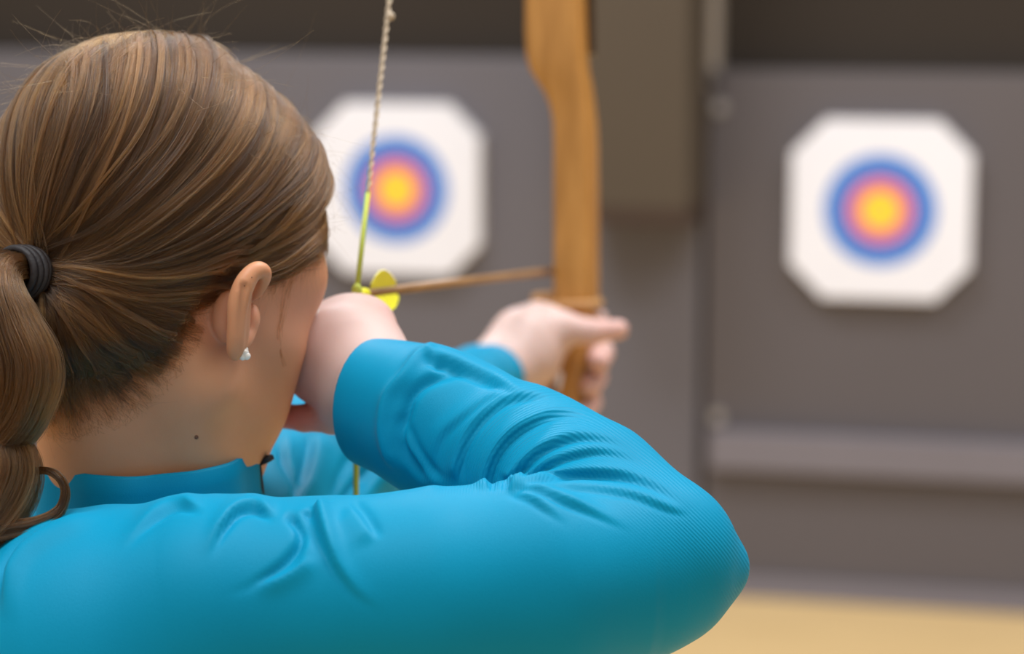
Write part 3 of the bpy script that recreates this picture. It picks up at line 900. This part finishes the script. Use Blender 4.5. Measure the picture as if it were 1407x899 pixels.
# string: twisted pair above, served part at the nock
def twist(name, a, b, r, pitch, mat, parent):
    L = np.linalg.norm(b - a); m = int(L / pitch * 10) + 2
    ax = (b - a) / L; s1 = np.cross(ax, C_F); s1 /= np.linalg.norm(s1); s2 = np.cross(ax, s1)
    V = []; Fc = []
    for ph in (0, math.pi):
        q = np.linspace(0, 1, m)
        w = 2 * math.pi * q * L / pitch + ph
        path = a + q[:, None] * (b - a) + r * 0.55 * (np.cos(w)[:, None] * s1 + np.sin(w)[:, None] * s2)
        v, f = sweep(path, r * 0.62, 6); o = len(V); V += v; Fc += [tuple(i + o for i in x) for x in f]
    return new_obj(name, mesh_list(name, V, Fc), mat, parent)
SU = NOCK + (P(505, 266, 1.555) - NOCK)
ax_u = (TIPU - NOCK) / np.linalg.norm(TIPU - NOCK)
SU = NOCK + ax_u * np.linalg.norm(SU - NOCK)
string = twist('bowstring', SU, TIPU, 0.0016, 0.014, M_twine, bow)
ax_l = (TIPL - NOCK) / np.linalg.norm(TIPL - NOCK)
SL = NOCK + ax_l * 0.19
new_obj('serving', mesh_list('serving', *sweep([SU, NOCK], 0.0017, 10)), M_serve, string)
new_obj('serving', mesh_list('serving', *sweep([NOCK, NOCK + ax_l * 0.09, SL], 0.0019, 10)), M_serve, string)
twist('lower_string', SL, TIPL, 0.0019, 0.011, M_twine, string)
kn = TIPU * 0.0 + NOCK + ax_u * (np.linalg.norm(P(536, 22, 1.60) - NOCK))
def ball(name, c, r, mat, parent, sq=(1, 1, 1)):
    bm = bmesh.new(); bmesh.ops.create_uvsphere(bm, u_segments=16, v_segments=10, radius=1.0)
    me = bpy.data.meshes.new(name); bm.to_mesh(me); bm.free()
    co = np.array([v.co[:] for v in me.vertices]) * np.array(sq) * r + c
    me.vertices.foreach_set('co', co.astype(np.float32).ravel()); me.update()
    me.polygons.foreach_set('use_smooth', np.full(len(me.polygons), True))
    return new_obj(name, me, mat, parent)
ball('string_knot', kn + C_R * 0.002, 0.0028, M_twine, string)
ball('nocking_point', NOCK + ax_u * 0.002, 0.0034, M_serve, string, (1, 1, 1.3))

# ------------------------------------------------------------------ arrow
A0 = NOCK + AD * 0.004 + BU * -0.0010
# tip: where the shaft passes right of the riser
LEN = 0.76
arrow = empty('arrow', tuple(A0), 'thin wooden arrow with yellow vanes nocked on the bowstring', 'arrow')
new_obj('shaft', mesh_list('shaft', *sweep([A0 + AD * 0.012, A0 + AD * LEN], 0.0032, 12)), M_dowel, arrow)
new_obj('nock', mesh_list('nock', *sweep([A0 - AD * 0.002, A0 + AD * 0.004, A0 + AD * 0.016], [0.003, 0.0042, 0.0040], 12)), M_vane, arrow)
new_obj('point', mesh_list('point', *sweep([A0 + AD * LEN, A0 + AD * (LEN + 0.012), A0 + AD * (LEN + 0.026)], [0.0040, 0.0040, 0.0006], 12)), M_steel, arrow)
for ang in (20, 140, 260):
    w = math.radians(ang)
    nrm = BU * math.cos(w) + BS * math.sin(w); tn = np.cross(AD, nrm)
    prof = [(0.024, 0.003), (0.028, 0.009), (0.036, 0.0122), (0.048, 0.0125), (0.062, 0.0105), (0.078, 0.0065), (0.090, 0.003)]
    V = []; Fc = []
    for s_ in (-1, 1):
        for q, hgt in prof:
            V.append(A0 + AD * q + nrm * 0.0028 + tn * 0.0005 * s_); V.append(A0 + AD * q + nrm * (0.003 + hgt) + tn * 0.0003 * s_)
    m = len(prof)
    for s_ in range(2):
        for i in range(m - 1):
            o = s_ * 2 * m + 2 * i; f = (o, o + 1, o + 3, o + 2)
            Fc.append(f if s_ else f[::-1])
    for i in range(m - 1):
        Fc.append((2 * i + 1, 2 * m + 2 * i + 1, 2 * m + 2 * i + 3, 2 * i + 3))
    new_obj('vane', mesh_list('vane', V, Fc, False), M_vane, arrow)

# ------------------------------------------------------------------ hair
def hair_material(name, col, rough=0.27):
    m = bpy.data.materials.new(name); m.use_nodes = True
    nt = m.node_tree; nt.nodes.remove(nt.nodes['Principled BSDF'])
    h = nt.nodes.new('ShaderNodeBsdfHairPrincipled')
    h.parametrization = 'COLOR'
    info = nt.nodes.new('ShaderNodeAttribute'); info.attribute_name = 'tone'
    cr = nt.nodes.new('ShaderNodeValToRGB')
    els = cr.color_ramp.elements
    els[0].position = 0.0; els[0].color = (*[c * 0.30 for c in col], 1)
    els[1].position = 1.0; els[1].color = (*[min(1, c * 2.4) for c in col], 1)
    nt.links.new(info.outputs['Fac'], cr.inputs['Fac']); nt.links.new(cr.outputs['Color'], h.inputs['Color'])
    h.inputs['Roughness'].default_value = rough
    h.inputs['Radial Roughness'].default_value = 0.45
    h.inputs['Coat'].default_value = 0.0
    h.inputs['IOR'].default_value = 1.45
    nt.links.new(h.outputs[0], nt.nodes['Material Output'].inputs['Surface'])
    return m
HAIRC = (0.055, 0.0238, 0.0068)
M_hair = hair_material('brown_hair', HAIRC)
M_cap = simple('brown_hair_base', (0.060, 0.032, 0.015), 0.7, 0.3, 200)
M_tie = simple('black_elastic', (0.016, 0.012, 0.013), 0.6, 0.2, 300, bump=0.3)
M_mole = simple('mole_brown', (0.13, 0.055, 0.03), 0.6)
M_freckle = simple('freckle', (0.28, 0.12, 0.06), 0.6)
M_eye = simple('eye_white', (0.8, 0.78, 0.75), 0.2)
M_iris = simple('iris_brown', (0.08, 0.05, 0.03), 0.2)
M_pearl = simple('pearl', (0.85, 0.80, 0.72), 0.2)
M_gold2 = simple('gold_stud', (0.8, 0.6, 0.3), 0.3, metallic=1.0)

# hairline: where sight lines through it meet the bare head
def ray_hit(px, py):
    d = 1.20
    for _ in range(80):
        q = P(px, py, d).astype(np.float32)[None]
        v = float(head(q)[0])
        if abs(v) < 2e-4: break
        d += v * 0.9
    return P(px, py, d), abs(v) < 2e-3
AZ = []; ZH = []
for px, py in ((430, 318), (405, 340), (380, 352), (350, 362), (325, 372), (305, 386), (285, 412), (262, 452), (235, 500), (200, 522), (150, 540), (100, 542), (70, 538)):
    q, ok = ray_hit(px, py)
    l = to_local(q[None])[0]
    if ok: AZ.append(math.atan2(abs(l[0]), l[1])); ZH.append(float(l[2]))
o_ = np.argsort(AZ); AZ = np.array(AZ)[o_]; ZH = np.array(ZH)[o_]
AZ = np.concatenate(([0.0, AZ[0] * 0.6], AZ, [math.pi])); ZH = np.concatenate(([0.085, 0.075], ZH, [ZH[-1]]))
print('HAIRLINE', np.round(np.degrees(AZ)), np.round(ZH, 3))
def sstep(x, a, b):
    t = np.clip((x - a) / (b - a), 0, 1); return t * t * (3 - 2 * t)
def hair_t(p):
    l = to_local(p)
    az = np.arctan2(np.abs(l[:, 0]), l[:, 1])
    dz = l[:, 2] - np.interp(az, AZ, ZH)
    back = sstep(az, 1.6, 2.6)
    Tt = 0.0055 + 0.002 * sstep(az, 0.8, 1.4) + 0.007 * sstep(l[:, 2], 0.05, 0.13) + 0.008 * back * sstep(l[:, 2], -0.02, 0.06)
    return -0.004 + (Tt + 0.004) * sstep(dz, -0.006, 0.030)
def hair_d(p):
    p = np.asarray(p, np.float32)
    return (head(p) - hair_t(p)) * 0.9
t0 = _t.time()
HB = bbox_of([hl(sx, sy, sz) for sx in (-.10, .10) for sy in (-.14, .12) for sz in (-.10, .18)], 0.0)
Vc, Fcap = polygonise(hair_d, *HB, 0.0035)
# keep only what stands proud of the skin
keep = hair_t(Vc) > 0.0035
fk = keep[Fcap].all(1)
hair = new_obj('hair', py_mesh('hair', Vc, Fcap[fk]), M_cap, person)
print('CAP', _t.time() - t0)

def hair_d2(p):
    p = np.asarray(p, np.float32)
    return (head(p) - np.maximum(hair_t(p), 0.0005)) * 0.9
def proj(p, off):
    sh = p.shape; q = p.reshape(-1, 3).astype(np.float32)
    for _ in range(4):
        g = grad(hair_d2, q, 0.001); d = hair_d2(q) - off
        q = q - (d / np.maximum((g * g).sum(1), 0.3))[:, None] * g
    return q.reshape(sh), g.reshape(sh) / (np.linalg.norm(g, axis=1).reshape(sh[:-1] + (1,)) + 1e-9)

TIE = P(50, 380, 1.368)
TL = to_local(TIE[None])[0].astype(float)
NP = 26
tq = np.linspace(0, 1, NP)[None, :, None]
def bez(a, b, c, d): return a * (1 - tq) ** 3 + 3 * b * tq * (1 - tq) ** 2 + 3 * c * tq ** 2 * (1 - tq) + d * tq ** 3
def dirs_root(beta):
    return np.stack((np.zeros_like(beta), np.cos(beta), np.sin(beta)), -1)
def lerp(a, b, u): return a + (b - a) * u

def guides_top(n, side):
    u = RNG.uniform(0, 1, n) ** 0.9
    beta = np.radians(lerp(22, 150, u))
    R0 = dirs_root(beta) * 0.11 + np.array((0, 0, 0.06)); R0[:, 0] = lerp(-0.030, -0.022, u) + side * RNG.uniform(0.0, 0.012, n)
    j = RNG.normal(0, 0.006, (n, 3))
    C1 = np.stack((side * np.full(n, 0.105), lerp(0.070, -0.13, u), lerp(0.052, 0.110, u)), -1) + j
    C1[:, 0] *= lerp(1.0, 0.45, sstep(u, 0.5, 1.0))
    C2 = TL + np.stack((side * lerp(0.050, 0.015, sstep(u, 0.4, 1.0)), lerp(0.095, -0.02, u), lerp(0.000, 0.070, u)), -1) + RNG.normal(0, 0.005, (n, 3))
    E = TL + RNG.normal(0, 0.005, (n, 3))
    return bez(R0[:, None], C1[:, None], C2[:, None], E[:, None])
def guides_crown(n):
    u = RNG.uniform(0, 1, n)
    R0 = dirs_root(np.radians(RNG.uniform(70, 135, n))) * 0.11 + np.array((0, 0, 0.06)); R0[:, 0] = lerp(-0.035, 0.0, u)
    C1 = np.stack((lerp(-0.075, 0.060, u), np.full(n, -0.130), RNG.uniform(0.09, 0.13, n)), -1) + RNG.normal(0, 0.005, (n, 3))
    C2 = TL + np.stack((lerp(-0.030, 0.025, u), np.full(n, -0.025), np.full(n, 0.06)), -1) + RNG.normal(0, 0.004, (n, 3))
    E = TL + RNG.normal(0, 0.005, (n, 3))
    return bez(R0[:, None], C1[:, None], C2[:, None], E[:, None])
def guides_line(n, side, a0, a1, spread=0.022):
    az = RNG.uniform(math.radians(a0), math.radians(a1), n)
    z = np.interp(az, AZ, ZH) + lerp(-0.017, spread, RNG.beta(2.0, 1.4, n))
    R0 = np.stack((side * np.sin(az) * 0.08, np.cos(az) * 0.09, z), -1)
    E = TL + RNG.normal(0, 0.005, (n, 3))
    v = E - R0
    C1 = R0 + v * 0.33 + np.stack((side * np.full(n, 0.01), np.zeros(n), -0.006 * np.ones(n)), -1) + RNG.normal(0, 0.003, (n, 3))
    C2 = R0 + v * 0.72 + np.array((side * 0.012, 0, -0.004)) + RNG.normal(0, 0.003, (n, 3))
    return bez(R0[:, None], C1[:, None], C2[:, None], E[:, None])
def guides_nape(n):
    az = np.radians(RNG.uniform(100, 179, n))
    z = np.interp(az, AZ, ZH) + lerp(-0.036, 0.012, RNG.beta(2.2, 1.3, n))
    R0 = np.stack((np.sin(az) * 0.075, np.cos(az) * 0.085, z), -1)
    E = TL + np.array((0.012, 0.0, -0.012)) + RNG.normal(0, 0.006, (n, 3)); v = E - R0
    C1 = R0 + v * 0.33 + RNG.normal(0, 0.004, (n, 3)); C2 = R0 + v * 0.70 + RNG.normal(0, 0.004, (n, 3))
    return bez(R0[:, None], C1[:, None], C2[:, None], E[:, None])
t0 = _t.time()
G = np.concatenate((guides_top(980, 1), guides_top(340, -1), guides_crown(420), guides_line(620, 1, 50, 178), guides_line(120, -1, 50, 178), guides_nape(520)))
N_MAIN = 1740 + 740
Gw = to_world(G)
lift = RNG.normal(0.0006, 0.0011, (len(G), 1, 1))
Gp, Gn = proj(Gw, 0.0006)
lift[N_MAIN:] = np.abs(lift[N_MAIN:]) * 0.5
Gp = Gp + Gn * lift
Gt = np.gradient(Gp, axis=1); Gt /= np.linalg.norm(Gt, axis=2)[:, :, None] + 1e-9
Gs = np.cross(Gt, Gn)
print('GUIDES', _t.time() - t0)

def make_curves(name, pts, radii, mat, parent, tone=None):
    """pts (n, k, 3)"""
    n, k, _ = pts.shape
    cu = bpy.data.hair_curves.new(name)
    cu.add_curves([k] * n)
    cu.attributes['position'].data.foreach_set('vector', pts.astype(np.float32).ravel())
    ra = cu.attributes.get('radius') or cu.attributes.new('radius', 'FLOAT', 'POINT')
    ra.data.foreach_set('value', radii.astype(np.float32).ravel())
    if tone is None: tone = RNG.uniform(0.2, 0.8, n)
    cu.attributes.new('tone', 'FLOAT', 'CURVE').data.foreach_set('value', np.clip(tone, 0, 1).astype(np.float32))
    cu.materials.append(mat)
    o = bpy.data.objects.new(name, cu); scene.collection.objects.link(o)
    o.parent = parent; o['kind'] = 'stuff'
    return o
def strands_from(idx, spread, nspread, wave=0.0006, rad=0.00010, fade=0.5):
    n = len(idx)
    a = RNG.normal(0, 1, (n, 1)); b = RNG.normal(0, 1, (n, 1))
    t = np.linspace(0, 1, NP)[None]
    tap = lerp(1.0, fade, t)
    ph = RNG.uniform(0, 6.28, (n, 1)); fr = RNG.uniform(0.6, 1.8, (n, 1))
    w = np.sin(ph + fr * t * 6.28) * wave
    so = (a * spread * tap + w)[..., None]; no = (b * nspread + np.cos(ph * 2 + fr * t * 5) * wave * 0.5)[..., None]
    pts = Gp[idx] + Gs[idx] * so + Gn[idx] * no
    r = np.broadcast_to(rad * lerp(1.0, 0.8, t), (n, NP)) * RNG.uniform(0.7, 1.3, (n, 1))
    return pts, r
nG = len(G)
nr_ = np.full(nG, 20); nr_[N_MAIN:] = 16
gi_ = np.repeat(np.arange(nG), nr_)
gtone = RNG.beta(1.3, 1.7, nG)
pts1, r1 = strands_from(gi_, 0.0024, 0.0007)
r1 = r1 * np.where(gi_ >= N_MAIN, 0.6, 1.0)[:, None] * np.where((gi_ >= N_MAIN)[:, None], np.clip(np.linspace(0.35, 2.2, NP), 0, 1)[None], 1.0)
make_curves('hair_strands', pts1, r1, M_hair, hair, gtone[gi_] + RNG.normal(0, 0.12, len(gi_)))
# loose locks standing a little proud, giving the lay of the hair its ridges
sel = RNG.choice(N_MAIN, 420, replace=False)
lk = np.repeat(sel, 26)
pts2, r2 = strands_from(lk, 0.0012, 0.0005, 0.0004)
hgt = np.repeat(RNG.uniform(0.0010, 0.0034, len(sel)), 26)[:, None, None] * np.sin(np.linspace(0.15, 3.0, NP))[None, :, None]
pts2 = pts2 + Gn[lk] * hgt
make_curves('hair_locks', pts2, r2 * 1.2, M_hair, hair, RNG.beta(1.2, 1.2, nG)[lk] + RNG.normal(0, 0.1, len(lk)))
# flyaway hairs
fi = RNG.choice(1740, 900)
st = RNG.integers(0, 9, 900)
pf = []; rf = []
for i, s0 in zip(fi, st):
    m = 14; base = Gp[i, s0]
    d0 = Gt[i, s0] * RNG.uniform(0.4, 1.0) + Gn[i, s0] * RNG.uniform(0.10, 0.60) + RNG.normal(0, 0.28, 3)
    d0 /= np.linalg.norm(d0); L = RNG.uniform(0.012, 0.020) if RNG.uniform() < 0.5 else RNG.uniform(0.018, 0.042)
    cur = RNG.normal(0, 1.0, 3) * 0.9 - Gn[i, s0] * RNG.uniform(0.3, 1.5)
    q = np.linspace(0, 1, m)[:, None]
    pf.append(base + L * (q * d0 + 0.5 * q * q * cur)); rf.append(np.linspace(0.000055, 0.000025, m))
make_curves('flyaway_hairs', np.array(pf), np.array(rf), M_hair, hair)
# fine short hairs at the nape and temple
def fuzz(n, a0, a1, z0, z1, L0, L1, dirv):
    az = RNG.uniform(math.radians(a0), math.radians(a1), n)
    z = np.interp(az, AZ, ZH) + lerp(z0, z1, RNG.uniform(0, 1, n) ** 1.9)
    q = to_world(np.stack((np.sin(az) * 0.075, np.cos(az) * 0.085, z), -1)).astype(np.float32)
    for _ in range(4):
        g = grad(head, q, 0.001); q = q - (head(q) - 0.0002)[:, None] * g
    g /= np.linalg.norm(g, axis=1)[:, None]
    dv = (to_world(np.array(dirv)) - HC)[None] + RNG.normal(0, 0.45, (n, 3))
    dv = dv - (dv * g).sum(1)[:, None] * g; dv /= np.linalg.norm(dv, axis=1)[:, None]
    m = 8; t = np.linspace(0, 1, m)[None, :, None]
    L = RNG.uniform(L0, L1, n)[:, None, None]
    cur = RNG.normal(0, 0.3, (n, 1, 3))
    pts = q[:, None] + L * (t * dv[:, None] + t * t * 0.5 * cur) + g[:, None] * (0.0004 + 0.0010 * t)
    return pts, np.broadcast_to(np.linspace(0.00004, 0.000014, m)[None], (n, m))
f1 = fuzz(3000, 100, 178, 0.010, -0.038, 0.006, 0.018, (0.0, -0.8, 0.5))
f2 = fuzz(700, 45, 85, 0.008, -0.020, 0.006, 0.020, (0.0, -0.3, -1.0))
make_curves('fine_hairs', np.concatenate((f1[0], f2[0])), np.concatenate((f1[1], f2[1])), M_hair, hair)

# a few loose strands hanging in front of the ear
ls = []
for pts_ in ([(404, 350), (394, 380), (388, 410), (384, 450), (387, 490)], [(412, 352), (402, 385), (396, 420), (386, 455)], [(398, 352), (384, 380), (378, 405)], [(420, 350), (408, 375), (394, 400), (388, 430), (384, 462), (390, 505)]):
    for rep in range(3):
        c = catmull(np.array(pts_, float) + RNG.normal(0, 1.6, (len(pts_), 2)), 14)
        row = []
        for px, py in c:
            d = 1.25
            for _ in range(40):
                v = float(head(P(px, py, d).astype(np.float32)[None])[0])
                if abs(v) < 1e-4: break
                d += v * 0.9
            row.append(P(px, py, d - 0.0012))
        ls.append(row)
make_curves('loose_hairs', np.array(ls), np.full((len(ls), 14), 0.00007), M_hair, hair)
# ponytail
def tail(ctrl, nst, name, parent, kn=48, twist_=0.8, rad=0.00010, core_r=0.80):
    c = catmull(np.array([np.append(P(a, b, d), r * d / FPX) for a, b, d, r in ctrl]), kn)
    path, rr = c[:, :3], c[:, 3]
    t_ = np.gradient(path, axis=0); t_ /= np.linalg.norm(t_, axis=1)[:, None]
    a = np.cross(t_[0], C_F); a /= np.linalg.norm(a); A = []; Bv = []
    for i in range(kn):
        a = a - (a @ t_[i]) * t_[i]; a /= np.linalg.norm(a); A.append(a); Bv.append(np.cross(t_[i], a))
    A = np.array(A); Bv = np.array(Bv)
    nl = max(nst // 40, 4)
    la = RNG.uniform(0, 6.283, nl); lr = np.sqrt(RNG.uniform(0.15, 1, nl))
    k = RNG.integers(0, nl, nst)
    th = la[k] + RNG.normal(0, 0.16, nst); r = np.clip(lr[k] + RNG.normal(0, 0.07, nst), 0, 1.05)
    s = np.linspace(0, 1, kn)[None]
    w = th[:, None] + twist_ * s + 0.12 * np.sin(RNG.uniform(0, 6.28, (nst, 1)) + s * RNG.uniform(3, 9, (nst, 1)))
    R = rr[None] * (r[:, None] + 0.05 * np.sin(RNG.uniform(0, 6.28, (nst, 1)) + s * 8))
    pts = path[None] + R[..., None] * (np.cos(w)[..., None] * A[None] + np.sin(w)[..., None] * Bv[None])
    ra = np.broadcast_to(rad * np.linspace(1, 0.7, kn)[None], (nst, kn)) * RNG.uniform(0.7, 1.3, (nst, 1))
    core = new_obj('ponytail' if parent is person else 'tail_core', mesh_list('ponytail', *sweep(path, rr * core_r, 20)), M_cap, parent)
    make_curves(name, pts, ra, M_hair, core, RNG.beta(1.3, 1.5, nl)[k] + RNG.normal(0, 0.12, nst))
    return core
PT = [(66, 384, 1.378, 26), (30, 374, 1.356, 28), (2, 378, 1.340, 30), (-4, 410, 1.330, 40), (10, 455, 1.326, 48), (30, 508, 1.324, 54), (24, 556, 1.325, 48), (-2, 606, 1.328, 44), (6, 656, 1.325, 50), (-14, 712, 1.315, 42), (-55, 760, 1.300, 26), (-95, 795, 1.290, 5)]
pony = tail(PT, 6500, 'ponytail_strands', person)
CU = [(0, 672, 1.330, 12), (28, 655, 1.327, 7), (58, 647, 1.325, 5), (80, 655, 1.323, 6), (90, 676, 1.321, 6.5), (82, 702, 1.318, 8), (52, 722, 1.313, 12), (0, 734, 1.306, 16), (-50, 745, 1.300, 12)]
curl = tail(CU, 700, 'curl_strands', pony, 48, 0.4, 0.00008, 0.45)

# elastic round the ponytail
ax = P(-6, 372, 1.338) - P(66, 384, 1.378); ax /= np.linalg.norm(ax)
e1 = np.cross(ax, C_U); e1 /= np.linalg.norm(e1); e2 = np.cross(ax, e1)
V = []; Fc = []
for j, (o, rr_) in enumerate(((-0.0040, 0.0138), (0.0, 0.0143), (0.0040, 0.0138), (0.0076, 0.0131))):
    w = np.linspace(0, 2 * math.pi, 41)[:-1]
    c0 = P(33, 376, 1.357) + ax * o
    loop = c0 + rr_ * (np.cos(w)[:, None] * e1 + np.sin(w)[:, None] * e2) + ax * (0.0012 * np.sin(w + j))[:, None]
    loop = np.vstack((loop, loop[:1])); tmp = sweep(loop, 0.0023, 8, False)
    b0 = len(V); V += tmp[0]; Fc += [tuple(i + b0 for i in f) for f in tmp[1]]
new_obj('hair_tie', mesh_list('hair_tie', V, Fc), M_tie, person)

# earring: a small cluster of pearls
er = ball('earring', P(336, 481, 1.3855), 0.0022, M_pearl, person)
for dx, dy in ((-2.5, 9), (3, 8.5), (0.5, 4)):
    ball('pearl', P(336 + dx, 481 + dy, 1.3835), 0.0023, M_pearl, er)

# a mole on the neck, and freckles on the ear
for px, py, r in ((270, 601, 0.0012), (346, 381, 0.0004), (336, 393, 0.0004)):
    d = 1.20
    for _ in range(80):
        v = float(head_full(P(px, py, d).astype(np.float32)[None])[0])
        if abs(v) < 1e-4: break
        d += v * 0.8
    q = P(px, py, d)
    ball('mole', q, r, M_mole if r > 0.001 else M_freckle, body, (1, 1, 1))
# eyes
for sx in (1, -1):
    eb = ball('eye', hl(sx * 0.031, 0.076, 0.018), 0.0118, M_eye, body)
    ball('iris', hl(sx * 0.031, 0.0835, 0.018), 0.0052, M_iris, eb)

# ------------------------------------------------------------------ trousers and shoes, below the picture
M_trouser = simple('dark_trousers', (0.02, 0.022, 0.03), 0.8, 0.1, 40, bump=0.2)
M_shoe = simple('dark_trainers', (0.03, 0.03, 0.035), 0.6, 0.1, 30)
HIP = T(0.02, 0.0, -0.60)
legs = Blob()
legs.add(cone(HIP + FWD * -0.07 + UPV * 0.02, HIP + FWD * 0.07 + UPV * 0.02, 0.108, 0.108), 0.05)
feet = []
for s_, f_ in ((-1, -0.20), (1, 0.24)):
    ft = HIP + FWD * f_ + SDE * 0.0; ft[2] = 0.0
    kn_ = (HIP + FWD * s_ * 0.085) * 0.5 + ft * 0.5 + SDE * 0.02; kn_[2] = 0.47
    legs.chain([(HIP + FWD * s_ * 0.075 - UPV * 0.03, 0.095), (kn_, 0.068), (np.array((ft[0], ft[1], 0.09)), 0.058)], 0.04)
    feet.append(ft)
lt = legs
lo3, hi3 = bbox_of([HIP + np.array((-0.2, -0.25, 0.16)), HIP + np.array((0.2, 0.25, 0.16)), feet[0] - 0.12, feet[1] + 0.12, feet[0] + 0.12, feet[1] - 0.12], 0.03)
lo3[2] = 0.02; hi3[2] = HIP[2] + 0.16
Vt, Ft = polygonise(lt, lo3, hi3, 0.011)
new_obj('trousers', py_mesh('trousers', Vt, Ft), M_trouser, person)
for ft in feet:
    sh_ = Blob()
    b0 = np.array((ft[0], ft[1], 0.045))
    sh_.chain([(b0 - SDE * 0.05, 0.042), (b0 + SDE * 0.03, 0.042), (b0 + SDE * 0.15 - UPV * 0.008, 0.036), (b0 + SDE * 0.19 - UPV * 0.012, 0.030)], 0.02)
    sh_.add(cone(b0, b0 + UPV * 0.07, 0.044, 0.046), 0.02)
    sh_.post = lambda p, d: np.maximum(d, -p[:, 2] + 0.0005)
    Vs, Fs = polygonise(sh_, b0 - np.array((0.16, 0.26, 0.06)), b0 + np.array((0.26, 0.26, 0.14)), 0.006, newton=0)
    new_obj('shoe', py_mesh('shoe', Vs, Fs), M_shoe, person)
print('TOTAL', _t.time() - T00)
